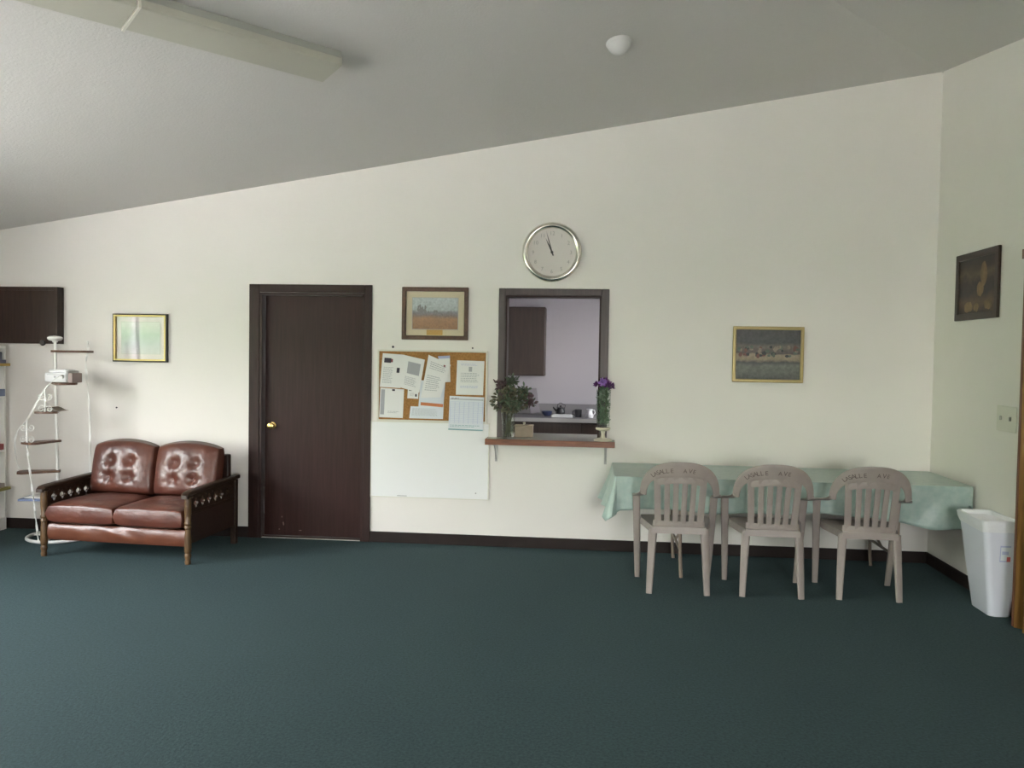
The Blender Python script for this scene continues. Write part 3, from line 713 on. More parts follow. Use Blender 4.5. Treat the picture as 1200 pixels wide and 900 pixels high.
bm = nb(); lathe(bm, [(0, 0), (.078, 0), (.080, -.012), (.076, -.02)], 32); obj('base', bm, M['detector'], t, smooth=True)
bm = nb(); lathe(bm, [(.075 * math.cos(k * PI / 20), -.012 - .072 * math.sin(k * PI / 20)) for k in range(11)], 32); obj('dome', bm, M['detector'], t, smooth=True)

# ------------------------------------------------------------------ things on the serving counter
ZC = .8865
def leaf(bm, p, d, n, L, w):
    d = d.normalized(); s = d.cross(n)
    if s.length < 1e-4: s = d.cross(Vector((1, 0, 0)))
    s.normalize(); n = s.cross(d)
    P = [p, p + d * L * .35 + s * w / 2 + n * .1 * w, p + d * L * .75 + s * w * .38, p + d * L - n * .15 * w, p + d * L * .75 - s * w * .38, p + d * L * .35 - s * w / 2 + n * .1 * w]
    bm.faces.new([bm.verts.new(q) for q in P])
def rv(): return Vector((random.gauss(0, 1), random.gauss(0, 1), random.gauss(0, 1))).normalized()

t = thing('flower_vase', 'tall clear glass vase of dried greenery at the left end of the serving shelf', 'vase', (-.66, -.10, ZC))
bm = nb(); lathe(bm, [(0, 0), (.044, 0), (.046, .004), (.048, .10), (.058, .205), (.0545, .205), (.0445, .10), (.042, .012), (0, .012)], 32); obj('glass', bm, M['vaseglass'], t, smooth=True)
bm = nb(); heads = []
for k in range(17):
    a = random.uniform(0, 2 * PI); r = random.uniform(.05, .16) if k else 0
    top = Vector((r * math.cos(a) * 1.12 + .01, r * math.sin(a) * .55 - .01, random.uniform(.26, .40)))
    if k in (3, 9): top = Vector((.03, 0, .46)); 
    if k == 4: top = Vector((-.07, 0, .43))
    b = Vector((.025 * math.cos(a + 2), .025 * math.sin(a + 2), .014))
    mid = Vector((.035 * math.cos(a), .035 * math.sin(a), .2))
    tube(bm, [b, mid, mid.lerp(top, .55) + Vector((0, 0, .02)), top], [.0028, .0028, .0024, .0016], 6); heads.append((mid, top))
obj('stems', bm, M['stem'], t, smooth=True)
sets = {'leafdry': nb(), 'leaf': nb(), 'leafmaroon': nb()}
for k, (m0, h) in enumerate(heads):
    key = ('leafdry', 'leafdry', 'leaf', 'leaf', 'leafmaroon')[k % 5] if k not in (3, 9) else 'leaf'
    for q in range(46):
        d = rv(); d.y *= .9
        p = h + d * random.uniform(.0, .042) + Vector((0, 0, -.01))
        leaf(sets[key], p, d + Vector((0, 0, .1)), rv(), random.uniform(.022, .040), random.uniform(.012, .022))
    for q in range(10):
        f = random.uniform(.25, .95); p = m0.lerp(h, f)
        leaf(sets[key], p, rv() + Vector((0, 0, .3)), rv(), .04, .016)
for q in range(150):
    d = rv(); p = Vector((.01 + .13 * d.x, -.005 + .06 * d.y, .30 + .075 * d.z))
    leaf(sets[random.choice(['leaf', 'leafdry', 'leafdry'])], p, d + rv() * .6, rv(), random.uniform(.03, .05), random.uniform(.014, .026))
obj('dried_blooms', sets['leafdry'], M['leafdry'], t); obj('green_leaves', sets['leaf'], M['leaf'], t); obj('maroon_leaves', sets['leafmaroon'], M['leafmaroon'], t)

t = thing('small_box', 'small tan box with a knobbed lid on the serving shelf', 'box', (-.545, .06, ZC))
bm = nb(); box(bm, -.072, .072, -.045, .045, 0, .085); obj('body', bm, M['tanbox'], t, bevel=.004)
bm = nb(); box(bm, -.075, .075, -.048, .048, .0855, .098); d = obj('lid', bm, M['tanbox'], t, bevel=.004)
bm = nb(); lathe(bm, [(0, .098), (.006, .098), (.007, .104), (.012, .110), (.009, .118), (0, .12)], 14); obj('knob', bm, M['cream'], d, smooth=True)

t = thing('flower_vase', 'slim glass vase of purple flowers on a cream pedestal dish on the shelf', 'vase', (.085, -.10, ZC))
bm = nb(); lathe(bm, [(0, 0), (.07, 0), (.072, .008), (.06, .016), (.02, .024), (.014, .05), (.018, .075), (.052, .085), (.058, .094), (.056, .104), (.05, .106), (0, .102)], 32); obj('pedestal', bm, M['cream'], t, smooth=True)
bm = nb(); lathe(bm, [(0, .1065), (.046, .1065), (.050, .118), (.056, .40), (.0535, .40), (.047, .12), (0, .116)], 32); obj('glass', bm, M['vaseglass'], t, smooth=True)
bm = nb()
for k in range(420):
    z = random.uniform(.13, .415); a = random.uniform(0, 2 * PI); r = .044 * math.sqrt(random.random())
    leaf(bm, Vector((r * math.cos(a), r * math.sin(a), z)), Vector((math.cos(a) * .4, math.sin(a) * .4, 1)) + rv() * .7, rv(), random.uniform(.02, .038), random.uniform(.006, .012))
for k in range(8):
    a = k * PI / 4; tube(bm, [(.02 * math.cos(a), .02 * math.sin(a), .125), (.03 * math.cos(a), .03 * math.sin(a), .42)], .0022, 6)
obj('greenery', bm, M['fern'], t)
for k, (dx, dy, dz, key) in enumerate(((-.045, -.01, .435, 'purple'), (-.012, -.035, .455, 'violet'), (.03, -.02, .44, 'purple'), (.058, 0, .425, 'purple'), (.005, .03, .46, 'purple'))):
    bm = nb()
    for q in range(60):
        d = rv(); d.z = d.z * .7 + .25
        leaf(bm, Vector((dx, dy, dz)) + d * .008, d, rv(), random.uniform(.024, .036), .014)
    obj('flower_head', bm, M[key], t)

# ------------------------------------------------------------------ resin chairs
def yb(x, z): return -.075 * (z - .43) / .44 + .95 * x * x
SE = 2 / 2.5
def arch(a):
    """outer edge of the back hoop at angle a (0 right side, pi left side) with its inward normal and band width"""
    c, s = math.cos(a), math.sin(a)
    x = .258 * math.copysign(abs(c) ** SE, c); z = .645 + .228 * abs(s) ** SE
    n = Vector((c * abs(c) ** .15 * .9, 0, s + .05)).normalized()
    return x, z, n, .046 + .056 * abs(s) ** 1.5
def make_chair(label):
    t = thing('resin_chair', label, 'chair', (0, 0, 0), 0, 'taupe resin chairs along the covered table')
    bm = nb(); pts, W, ws = [], [], []
    for k in range(41):
        a = PI * k / 40; x, z, n, w = arch(a)
        px, pz = x - n.x * w / 2, z - n.z * w / 2
        pts.append((px, yb(px, pz), pz)); nn = Vector((n.x, (yb(x, z) - yb(px, pz)) / max(w / 2, .01), n.z)); W.append(nn); ws.append(w)
    sweep(bm, pts, W, ws, .014, 12, .45)
    # slatted panel
    for k in range(6):
        q = k - 2.5; stile = abs(q) > 2
        xb, xt = q * .0515, q * .0585
        w = .044 if stile else .0365
        if stile: xb += math.copysign(.006, q); xt += math.copysign(.004, q)
        # height of the inner hoop edge above this slat
        zt = .785 - .9 * xt * xt
        P = []
        for j in range(13):
            f = j / 12; z = .440 + (zt - .440) * f; x = xb + (xt - xb) * f
            P.append((x, yb(x, z) + .001, z))
        sweep(bm, P, (1, 0, 0), w, .011, 8, .4)
    P = [(x, yb(x, .452), .452) for x in [-.166 + .332 * k / 12 for k in range(13)]]
    sweep(bm, P, (0, 0, 1), .05, .013, 8, .4)
    # solid web between the slat tops and the hoop
    P = [(x, yb(x, .752 - .8 * x * x) , .752 - .8 * x * x) for x in [-.15 + .30 * k / 12 for k in range(13)]]
    sweep(bm, P, (0, 0, 1), .045, .011, 8, .4)
    br = obj('backrest', bm, M['taupe'], t, smooth=True)
    # marker lettering on the hoop
    bm = nb(); s = 'LASALLE AVE'; H = .040
    for q, ch in enumerate(s):
        if ch == ' ':
            obj('marker_lettering', bm, M['marker'], br); bm = nb(); continue
        a = math.radians(139 - q * 6.35 + (-2 if q > 7 else 0) + random.uniform(-.6, .6)); x, z, n, w = arch(a)
        o = Vector((x, 0, z)) - n * w * .70; tan = Vector((n.z, 0, -n.x))
        if tan.x < 0: tan = -tan
        V, Fc = glyph(ch, H * random.uniform(.92, 1.1)); mx = (min(v[0] for v in V) + max(v[0] for v in V)) / 2
        def f(v):
            p = o + tan * (v[0] - mx) + n * v[1]
            return (p.x, yb(p.x, p.z) - .0082, p.z)
        put_glyphs(bm, V, Fc, f)
    obj('marker_lettering', bm, M['marker'], br)
    # seat
    bm = nb()
    def S(u, v, dz=0):
        uu = u * 2 - 1; hwid = .172 + .058 * min(1, v * 1.6)
        y = -.012 + .43 * v - .03 * (abs(uu) ** 3) * v
        rr = 1 - .06 * max(0, (v - .75) / .25) ** 2
        z = .437 + .016 * v - .014 * (1 - uu * uu) * math.sin(PI * min(1, v * 1.05)) - .02 * max(0, (v - .85) / .15) ** 2
        return Vector((uu * hwid * rr, y, z + dz))
    top = grid(bm, lambda u, v: S(u, v), 16, 16); bot = grid(bm, lambda u, v: S(u, v, -.008), 16, 16)
    rim = [(i, 0) for i in range(17)] + [(16, j) for j in range(1, 17)] + [(i, 16) for i in range(15, -1, -1)] + [(0, j) for j in range(15, 0, -1)]
    drop = []
    for (i, j) in rim:
        p = top[i][j].co; c = Vector((0, .2, 0)); d = Vector((p.x, p.y - .2, 0)).normalized()
        drop.append(bm.verts.new(p + d * .006 + Vector((0, 0, -.042))))
    for k in range(len(rim)):
        k2 = (k + 1) % len(rim)
        bm.faces.new((top[rim[k][0]][rim[k][1]], top[rim[k2][0]][rim[k2][1]], drop[k2], drop[k]))
        bm.faces.new((drop[k], drop[k2], bot[rim[k2][0]][rim[k2][1]], bot[rim[k][0]][rim[k][1]]))
    obj('seat', bm, M['taupe'], t, smooth=True)
    for sgn in (-1, 1):
        bm = nb()
        x0 = arch(0 if sgn > 0 else PI)[0] - sgn * .023
        P = [(x0, yb(x0, .655), .66), (sgn * .243, .05, .643), (sgn * .258, .085, .630), (sgn * .268, .16, .617), (sgn * .270, .235, .606), (sgn * .266, .29, .598), (sgn * .262, .315, .588)]
        sweep(bm, P, [(1, 0, .05)] * 2 + [(1, 0, 0)] * 5, [.046, .05, .055, .055, .052, .048, .04], [.014, .015, .016, .016, .016, .016, .014], 12, .5)
        obj('armrest', bm, M['taupe'], t, smooth=True)
        bm = nb(); sweep(bm, [(sgn * .263, .300, .590), (sgn * .260, .312, .50), (sgn * .255, .326, .38), (sgn * .247, .352, .18), (sgn * .241, .380, 0)], (1, .15 * sgn, 0), [.052, .050, .050, .044, .036], [.020, .022, .026, .024, .02], 12, .5)
        obj('leg', bm, M['taupe'], t, smooth=True)
        bm = nb(); sweep(bm, [(sgn * .166, .006, .425), (sgn * .173, -.004, .30), (sgn * .180, -.016, .15), (sgn * .186, -.028, 0)], (1, .2 * sgn, 0), [.058, .052, .046, .038], [.030, .030, .028, .024], 12, .5)
        obj('leg', bm, M['taupe'], t, smooth=True)
    return t
c0 = make_chair('taupe resin chair at the left end of the covered table, nearest the serving hatch')
c0.location = (.578, -1.135, 0)
dup(c0, (1.178, -1.120, 0), math.radians(-.5), 'taupe resin chair in the middle of the three at the covered table')
dup(c0, (1.795, -1.095, 0), math.radians(-1), 'taupe resin chair at the right end of the covered table, nearest the white bin')

# ------------------------------------------------------------------ folding table and its cloth
TX0, TX1, TY0, TY1, TZ = .175, 2.545, -.785, -.045, .706
t = thing('folding_table', 'long folding table under the seafoam cloth against the back wall', 'table', ((TX0 + TX1) / 2, (TY0 + TY1) / 2, 0))
hx, hy = (TX1 - TX0) / 2, (TY1 - TY0) / 2
bm = nb(); box(bm, -hx, hx, -hy, hy, TZ - .03, TZ); obj('tabletop', bm, M['table'], t, bevel=.006)
bm = nb(); box(bm, -hx + .04, hx - .04, -hy + .05, -hy + .07, TZ - .07, TZ - .031); box(bm, -hx + .04, hx - .04, hy - .07, hy - .05, TZ - .07, TZ - .031); obj('apron', bm, M['tubetan'], t)
for lx, sg in ((.63 - (TX0 + TX1) / 2, 1), (2.10 - (TX0 + TX1) / 2, -1)):
    for ly in (-hy + .06, hy - .10):
        bm = nb(); tube(bm, [(lx, ly, TZ - .05), (lx, ly, .30), (lx + .005, ly - .002, .12), (lx + .012, ly - .01, .0)], .0125, 12); obj('leg', bm, M['tubetan'], t, smooth=True)
    bm = nb(); tube(bm, [(lx, -hy + .06, .20), (lx, hy - .10, .20)], .010, 10); obj('stretcher', bm, M['tubetan'], t, smooth=True)
    bm = nb(); tube(bm, [(lx, 0, .20), (lx + sg * .12, 0, .42), (lx + sg * .30, 0, TZ - .035)], .009, 10); obj('brace', bm, M['tubetan'], t, smooth=True)

bm = nb()
CXa, CXb, CYa, CYb = TX0 - .012, TX1 + .010, TY0 - .012, TY1 + .010
ZT = TZ + .003
def hem(x):   # hem height along the front
    h = .480 + .010 * math.sin(x * 5.1) + .006 * math.sin(x * 13)
    if x > 1.9: h -= .07 * min(1, (x - 1.9) / .5)
    if x < .35: h -= .03 * (.35 - x) / .2
    return h
# perimeter samples: (x, y, outward nx, ny, drop, wave phase)
per = []
def corner(cx, cy, a0, a1, dz):
    for k in range(9):
        a = a0 + (a1 - a0) * k / 8; per.append((cx + .02 * math.cos(a), cy + .02 * math.sin(a), math.cos(a), math.sin(a), dz * (1 - abs(k - 4) / 5), True))
n = 110
corner(CXa + .02, CYa + .02, PI, 1.5 * PI, .06)
for k in range(1, n): per.append((CXa + .02 + (CXb - CXa - .04) * k / n, CYa, 0, -1, 0, False))
corner(CXb - .02, CYa + .02, 1.5 * PI, 2 * PI, .02)
for k in range(1, 34): per.append((CXb, CYa + .02 + (CYb - CYa - .04) * k / 34, 1, 0, 0, False))
corner(CXb - .02, CYb - .02, 0, .5 * PI, 0)
for k in range(1, 60): per.append((CXb - .02 - (CXb - CXa - .04) * k / 60, CYb, 0, 1, 0, False))
corner(CXa + .02, CYb - .02, .5 * PI, PI, 0.02)
for k in range(1, 34): per.append((CXa, CYb - .02 - (CYb - CYa - .04) * k / 34, -1, 0, 0, False))
NR = 14; cols = []
for (x, y, nx, ny, dz, isc) in per:
    hz = hem(x) if ny < -.3 else (.462 if nx < -.3 else (.45 if nx > .3 else .50))
    hz -= dz
    col = []
    for k in range(NR + 1):
        f = k / NR
        ff = f * f
        wv = 0.
        if ny < -.3 and abs(nx) < .5: wv = -.011 * (1 + math.sin(x * 15 + 1.6 * math.sin(x * 3.1))) - .004 * (1 + math.sin(x * 37)) - (.012 * (1 + math.sin(x * 22 + f * 5)) if x > 1.9 else 0)
        out = .001 + .004 * f + wv * f
        if nx < -.3: out += (.085 * (.4 + .6 * max(0, min(1, (y - CYa) / .5))) + .02 * math.sin(y * 21)) * f
        if isc and nx < -.3 and ny < -.3: out += .035 * f * math.sin(f * PI * .5)
        if nx > .3: out = min(out, .010)
        if ny > .3: out = .002
        rz = ZT - (.012 * (1 - math.cos(min(1, f * 8) * PI / 2))) - (ZT - .012 - hz) * max(0, f)
        col.append(bm.verts.new((x + nx * out, y + ny * (out), rz)))
    cols.append(col)
P = len(cols)
for i in range(P):
    A, B = cols[i], cols[(i + 1) % P]
    for k in range(NR): bm.faces.new((A[k], B[k], B[k + 1], A[k + 1]))
topf = bm.faces.new([c[0] for c in cols])
bmesh.ops.triangulate(bm, faces=[topf])
cl = obj('tablecloth', bm, M['cloth'], smooth=True, angle=70)
tag(cl, 'pale seafoam green cloth draped over the long table in the right corner', 'tablecloth')
sm = cl.modifiers.new('solid', 'SOLIDIFY'); sm.thickness = .0015; sm.offset = 1

# ------------------------------------------------------------------ waste bin
t = thing('waste_bin', 'tall white plastic waste bin by the right wall beside the table', 'waste bin', (2.47, -1.2, 0))
def rrect(x0, x1, y0, y1, r, n=6):
    P = []
    for cx_, cy_, a in ((x1 - r, y1 - r, 0), (x0 + r, y1 - r, PI / 2), (x0 + r, y0 + r, PI), (x1 - r, y0 + r, 1.5 * PI)):
        for k in range(n + 1):
            b = a + PI / 2 * k / n; P.append((cx_ + r * math.cos(b), cy_ + r * math.sin(b)))
    return P
def loft(bm, secs, cap0=True, cap1=True):
    R_ = [[bm.verts.new((x, y, z)) for x, y in P] for P, z in secs]
    for A, B in zip(R_, R_[1:]):
        for k in range(len(A)): bm.faces.new((A[k], A[(k + 1) % len(A)], B[(k + 1) % len(A)], B[k]))
    if cap0: bm.faces.new(R_[0])
    if cap1: bm.faces.new(R_[-1])
    return R_
def bsec(f, g=0., r=.035): return rrect(-.045 - .066 * f - g, .088 + .008 * f + g, -.160 - .045 * f - g, .105 + .07 * f + g, r)
bm = nb()
loft(bm, [(bsec(0, -.006), 0), (bsec(0), .006), (bsec(.5), .28), (bsec(.93), .545), (bsec(.93, .006), .55), (bsec(1, .006), .585), (bsec(1, -.004), .585), (bsec(.9, -.006), .54), (bsec(0, -.008), .012)])
obj('body', bm, M['bin'], t, smooth=True)
bm = nb()
secs = []
for f, g, z in ((.89, .004, .525), (.91, .008, .54), (.95, .011, .560), (1, .012, .592), (1, .004, .597), (1, -.008, .594), (.97, -.012, .572), (.8, -.03, .560)):
    secs.append((bsec(f, g), z))
R_ = loft(bm, secs, False, True)
for k, ring in enumerate(R_):
    for q, v in enumerate(ring):
        w = noise.noise(Vector((v.co.x * 14, v.co.y * 14, v.co.z * 7 + 3)))
        v.co.z += w * (.016 if k < 2 else .006); v.co.x += w * .003 * (k < 3) - (.0 if v.co.x < .09 else .006); v.co.y += .003 * w
obj('liner', bm, M['liner'], t, smooth=True)
# sticker on the front face
f0, f1 = .76, .585
bm = nb()
def st(u, v, off): # u across, z up
    z = .345 + .10 * v; f = z / .585
    return Vector((-.012 + .062 * u, -.160 - .045 * f - off, z))
grid(bm, lambda u, v: st(u, v, .0012), 4, 4); s1 = obj('sticker', bm, M['paper2'], t)
bm = nb(); grid(bm, lambda u, v: st(u, .9 + .1 * v, .0016), 3, 1); grid(bm, lambda u, v: st(u * .7, .08 * v, .0016), 3, 1); grid(bm, lambda u, v: st(.08 * u, v, .0016), 1, 3); grid(bm, lambda u, v: st(.2 + .6 * u, .45 + .2 * v, .0016), 3, 1); obj('printed_border', bm, M['lilac'], s1)
bm = nb(); grid(bm, lambda u, v: st(.66 + .34 * u, .02 + .30 * v, .0018), 3, 3); obj('red_mark', bm, mat('sticker_red', (.6, .12, .12), .5), s1)

# ------------------------------------------------------------------ folding accordion door on the right wall
t = thing('folding_door', 'tan wood-look accordion folding door at the right edge of the view', 'folding door', (2.528, -1.585, 0))
bm = nb()
pl = []
y = 0.0; k = 0
while y > -2.6:
    for q in range(8):
        f = q / 8; a = 2 * PI * f
        pl.append((-.020 - .048 * math.cos(a) * (1 if True else 0), y - .105 * f))
    y -= .105
A = [bm.verts.new((x, yy, .012)) for x, yy in pl]; B = [bm.verts.new((x, yy, 2.14)) for x, yy in pl]
for i in range(len(pl) - 1): bm.faces.new((A[i], A[i + 1], B[i + 1], B[i]))
o = obj('pleats', bm, M['accordion'], t, smooth=True); sm = o.modifiers.new('solid', 'SOLIDIFY'); sm.thickness = .006
bm = nb(); box(bm, -.072, .03, .006, .030, .012, 2.14); obj('lead_post', bm, M['accpost'], t, bevel=.004)
bm = nb(); box(bm, -.080, .048, -2.62, .04, 2.145, 2.20); obj('track', bm, M['accpost'], t)

# ------------------------------------------------------------------ loveseat
t = thing('loveseat', 'tufted reddish brown leather loveseat with dark carved wooden arms', 'loveseat', (-3.428, -.548, 0), math.radians(-3.4))
HWD = .574
def turned(x, y, h, s=1.0):
    bm = nb(); w = .024 * s
    prof = [(0, 0), (w * .8, 0), (w * .95, .02), (w * .72, .035), (w * 1.0, .055), (w * 1.0, .072), (w * .78, .08), (w * 1.0, .09), (w * 1.08, .12), (w * .95, .20), (w * .8, .255), (w * 1.05, .262), (w * 1.05, .275), (w * .82, .283), (w * 1.05, .29), (w * 1.05, .30), (w * .85, .31), (w * 1.0, .37), (w * 1.05, .44), (w * .9, h - .004), (0, h)]
    lathe(bm, prof, 20, (x, y, 0)); return bm
for sx in (-1, 1): obj('leg', turned(sx * HWD, -.35, .488), M['postoak'], t, smooth=True)
for sx in (-1, 1):
    bm = nb(); box(bm, sx * HWD - .022, sx * HWD + .022, .315, .36, 0, .515); obj('leg', bm, M['oak'], t, bevel=.005)
for sx in (-1, 1):
    bm = nb(); x = sx * HWD
    sweep(bm, [(x, -.392, .478), (x, -.390, .496), (x, -.372, .508), (x, -.33, .514), (x, -.1, .522), (x, .15, .529), (x, .38, .535)], (1, 0, 0), [.055, .06, .064, .064, .062, .06, .058], [.03, .032, .034, .034, .034, .034, .034], 14, .55)
    obj('arm_rail', bm, M['oak'], t, smooth=True)
    # pierced gallery under the rail
    holes = []
    for k in range(6):
        c = -.255 + k * .092; hole = []
        for q in range(32):
            a = 2 * PI * q / 32; r = .0195 + .0125 * abs(math.cos(2 * a)) ** 1.5
            hole.append((c + r * math.cos(a) * .95, .432 + r * math.sin(a) * 1.15))
        holes.append(hole)
    for k in range(7):
        c = -.300 + k * .092
        holes.append([(c + .0075 * math.cos(2 * PI * q / 12), .478 + .0075 * math.sin(2 * PI * q / 12)) for q in range(12)])
    me = wall_mesh(rect(-.328, .316, .375, .509), holes, .018, 'yz', x - .009); me.materials.clear()
    link('pierced_panel', me, M['oak'], t)
    bm = nb(); box(bm, x - .012, x + .012, -.328, .316, .15, .374); obj('side_panel', bm, M['framedark'], t)
    bm = nb(); box(bm, x - .017, x + .017, -.328, .316, .352, .378); obj('side_rail', bm, M['oak'], t, bevel=.004)
bm = nb(); box(bm, -HWD + .024, HWD - .024, .285, .335, .20, .72); obj('back_panel', bm, M['framedark'], t, bevel=.012)
bm = nb(); box(bm, -HWD + .014, HWD - .014, -.30, .284, .135, .20); obj('base_frame', bm, M['oak'], t)
# leather apron with slight bulge and creases
bm = nb()
def ap(u, v):
    x = -HWD + .026 + (2 * HWD - .052) * u
    cre = .003 * noise.noise(Vector((x * 9, v * 2, 5))) + .004 * math.sin(18 * (x + .45 * v) ) * math.exp(-((x - .02) / .13) ** 2)
    return Vector((x, -.335 - .016 * math.sin(PI * v) ** .6 + cre, .122 + .118 * v))
fr = grid(bm, ap, 60, 10); bk = grid(bm, lambda u, v: Vector((ap(u, v).x, -.302, ap(u, v).z)), 60, 10)
for i in range(60):
    for j in (0, 10): bm.faces.new((fr[i][j], fr[i + 1][j], bk[i + 1][j], bk[i][j]))
for j in range(10):
    for i in (0, 60): bm.faces.new((fr[i][j], fr[i][j + 1], bk[i][j + 1], bk[i][j]))
obj('apron', bm, M['leather2'], t, smooth=True)

def pillow(bm, mx, w, d, th, tufts=(), crown=0., nseed=0, wr=.004, p=5., edge=.34):
    """cushion: w x d outline, thickness th; local x,y in plane, z thickness; tufts dimple the +z side"""
    NU, NV = 56, 48
    def base(u, v, sgn):
        U, V = u * 2 - 1, v * 2 - 1
        # pull samples towards the borders
        U = math.sin(U * PI / 2); V = math.sin(V * PI / 2)
        prof = (max(0., 1 - abs(U) ** p) ** (1 / 2.2)) * (max(0., 1 - abs(V) ** p) ** (1 / 2.2))
        # rounded outline
        x = U * w / 2 * (1 - .035 * abs(V) ** 6); y = V * d / 2 * (1 - .035 * abs(U) ** 6)
        if V > 0: y += crown * V * (1 - U * U)
        h = th / 2 * (edge + (1 - edge) * prof) if prof > 0 else th / 2 * edge
        if sgn > 0:
            h += .020 * prof * (1 - U * U) * (1 - .6 * V * V)
            for (tx, ty, dp, rad) in tufts:
                rr = math.hypot(x - tx, y - ty); ang = math.atan2(y - ty, x - tx)
                h -= dp * math.exp(-(rr / rad) ** 2)
                h += .0016 * math.cos(7 * ang + tx * 30) * math.exp(-((rr - rad * 1.3) / rad) ** 2)
            h += wr * prof * noise.noise(Vector((x * 11 + nseed, y * 11, nseed)))
            h += wr * .8 * abs(noise.noise(Vector((x * 26 + nseed, y * 9, nseed + 4)))) * abs(V) ** 3 * prof
        return mx @ Vector((x, y, sgn * h))
    a = grid(bm, lambda u, v: base(u, v, 1), NU, NV); b = grid(bm, lambda u, v: base(u, v, -1), NU, NV)
    rim = [(i, 0) for i in range(NU)] + [(NU, j) for j in range(NV)] + [(i, NV) for i in range(NU, 0, -1)] + [(0, j) for j in range(NV, 0, -1)]
    # bulging border
    ctr = mx @ Vector((0, 0, 0)); mids = []
    for (i, j) in rim:
        m_ = (a[i][j].co + b[i][j].co) / 2; o_ = (m_ - ctr); nz = (mx.to_3x3() @ Vector((0, 0, 1))).normalized(); o_ = (o_ - nz * o_.dot(nz)).normalized()
        mids.append(bm.verts.new(m_ + o_ * th * .12))
    L = len(rim)
    for k in range(L):
        k2 = (k + 1) % L
        bm.faces.new((a[rim[k][0]][rim[k][1]], a[rim[k2][0]][rim[k2][1]], mids[k2], mids[k]))
        bm.faces.new((mids[k], mids[k2], b[rim[k2][0]][rim[k2][1]], b[rim[k][0]][rim[k][1]]))
for k, sx in enumerate((-1, 1)):
    bm = nb(); pillow(bm, Matrix.Translation((sx * .2715, -.105, .322)) , .535, .545, .155, nseed=k * 7 + 1, wr=.006, p=7, edge=.62)
    obj('seat_cushion', bm, M['leather'], t, smooth=True, angle=80)
for k, sx in enumerate((-1, 1)):
    mx = Matrix.Translation((sx * .273, .185, .588)) @ Matrix.Rotation(math.radians(90 - 12), 4, 'X')
    tf = [(dx * .085, dy,   .030, .042) for dx in (-1, 1) for dy in (.06, -.07)]
    bm = nb(); pillow(bm, mx, .525, .375, .165, tufts=tf, crown=.035, nseed=k * 11 + 3, wr=.006, p=4, edge=.42)
    bc = obj('back_cushion', bm, M['leather'], t, smooth=True, angle=80)
    for (tx, ty, dp, rad) in tf:
        bm = nb(); c = mx @ Vector((tx, ty, .066)); ball(bm, c, .013, (1, .6, 1), 12, 8); obj('tuft_button', bm, M['leather'], bc, smooth=True)

# ------------------------------------------------------------------ spiral staircase display stand
SX, SY = -4.285, -.30
t = thing('spiral_shelf_stand', 'white metal display stand shaped like a spiral staircase with brown treads', 'display stand', (SX, SY, 0))
lean = lambda z: -.030 * z / 1.6 + .0
bm = nb(); tube(bm, [(lean(0), 0, .03), (lean(.8), 0, .8), (lean(1.6), 0, 1.59)], .0115, 14); obj('pole', bm, M['whitepaint'], t, smooth=True)
bm = nb(); c = (lean(1.6), 0, 1.605)
lathe(bm, [(0, -.02), (.018, -.02), (.022, -.008), (.045, -.004), (.056, .008), (.056, .020), (.040, .030), (.0, .034)], 20, c); obj('finial', bm, M['whitepaint'], t, smooth=True)
bm = nb(); RB = .245
tube(bm, [(RB * math.cos(2 * PI * k / 48), RB * math.sin(2 * PI * k / 48) + .03, .014) for k in range(48)], .013, 10, True); obj('base_ring', bm, M['whitepaint'], t, smooth=True)
for a in (0, PI / 2, PI, 1.5 * PI):
    bm = nb(); tube(bm, [(0, 0, .03), (.12 * math.cos(a), .12 * math.sin(a) + .015, .022), (RB * math.cos(a), RB * math.sin(a) + .03, .014)], .008, 8)
    obj('base_spoke', bm, M['whitepaint'], t, smooth=True)
treads = [(1.523, 0, .29), (1.268, -38, .26), (1.045, -74, .26), (.80, -112, .26), (.555, -152, .28), (.318, -190, .28), (.11, -225, .24)]
tend = []
for z, ad, ln in treads:
    a = math.radians(ad); d = Vector((math.cos(a), math.sin(a), 0)); s = Vector((-d.y, d.x, 0)); c = Vector((lean(z), 0, z))
    bm = nb(); top = []; bot = []
    P = [(-.02, -.03), (.06, -.045), (ln - .03, -.085), (ln, -.06), (ln + .006, 0), (ln, .06), (ln - .03, .085), (.06, .045), (-.02, .03)]
    for (u, v) in P:
        top.append(bm.verts.new(c + d * u + s * v)); bot.append(bm.verts.new(c + d * u + s * v - Vector((0, 0, .018))))
    bm.faces.new(top); bm.faces.new(bot)
    for k in range(len(P)): bm.faces.new((top[k], top[(k + 1) % len(P)], bot[(k + 1) % len(P)], bot[k]))
    obj('tread', bm, M['tread'], t, bevel=.003)
    tend.append(c + d * (ln - .012))
def smooth_path(P, n=8):
    P = [Vector(p) for p in P]; out = []
    for i in range(len(P) - 1):
        p0, p1, p2, p3 = P[max(i - 1, 0)], P[i], P[i + 1], P[min(i + 2, len(P) - 1)]
        for k in range(n):
            q = k / n; out.append(.5 * ((2 * p1) + (p2 - p0) * q + (2 * p0 - 5 * p1 + 4 * p2 - p3) * q * q + (3 * p1 - p0 - 3 * p2 + p3) * q ** 3))
    out.append(P[-1]); return out
def twisted(name, P, w, turns, th=.003):
    P = smooth_path(P); bm = nb(); W = []
    for i in range(len(P)):
        a = turns * 2 * PI * i / (len(P) - 1); W.append((math.cos(a), math.sin(a), .25))
    sweep(bm, P, W, w, th, 6, .5); return obj(name, bm, M['whitepaint'], t, smooth=True)
rise = .175
E2 = [Vector((e_.x, e_.y, e_.z)) for e_ in tend]
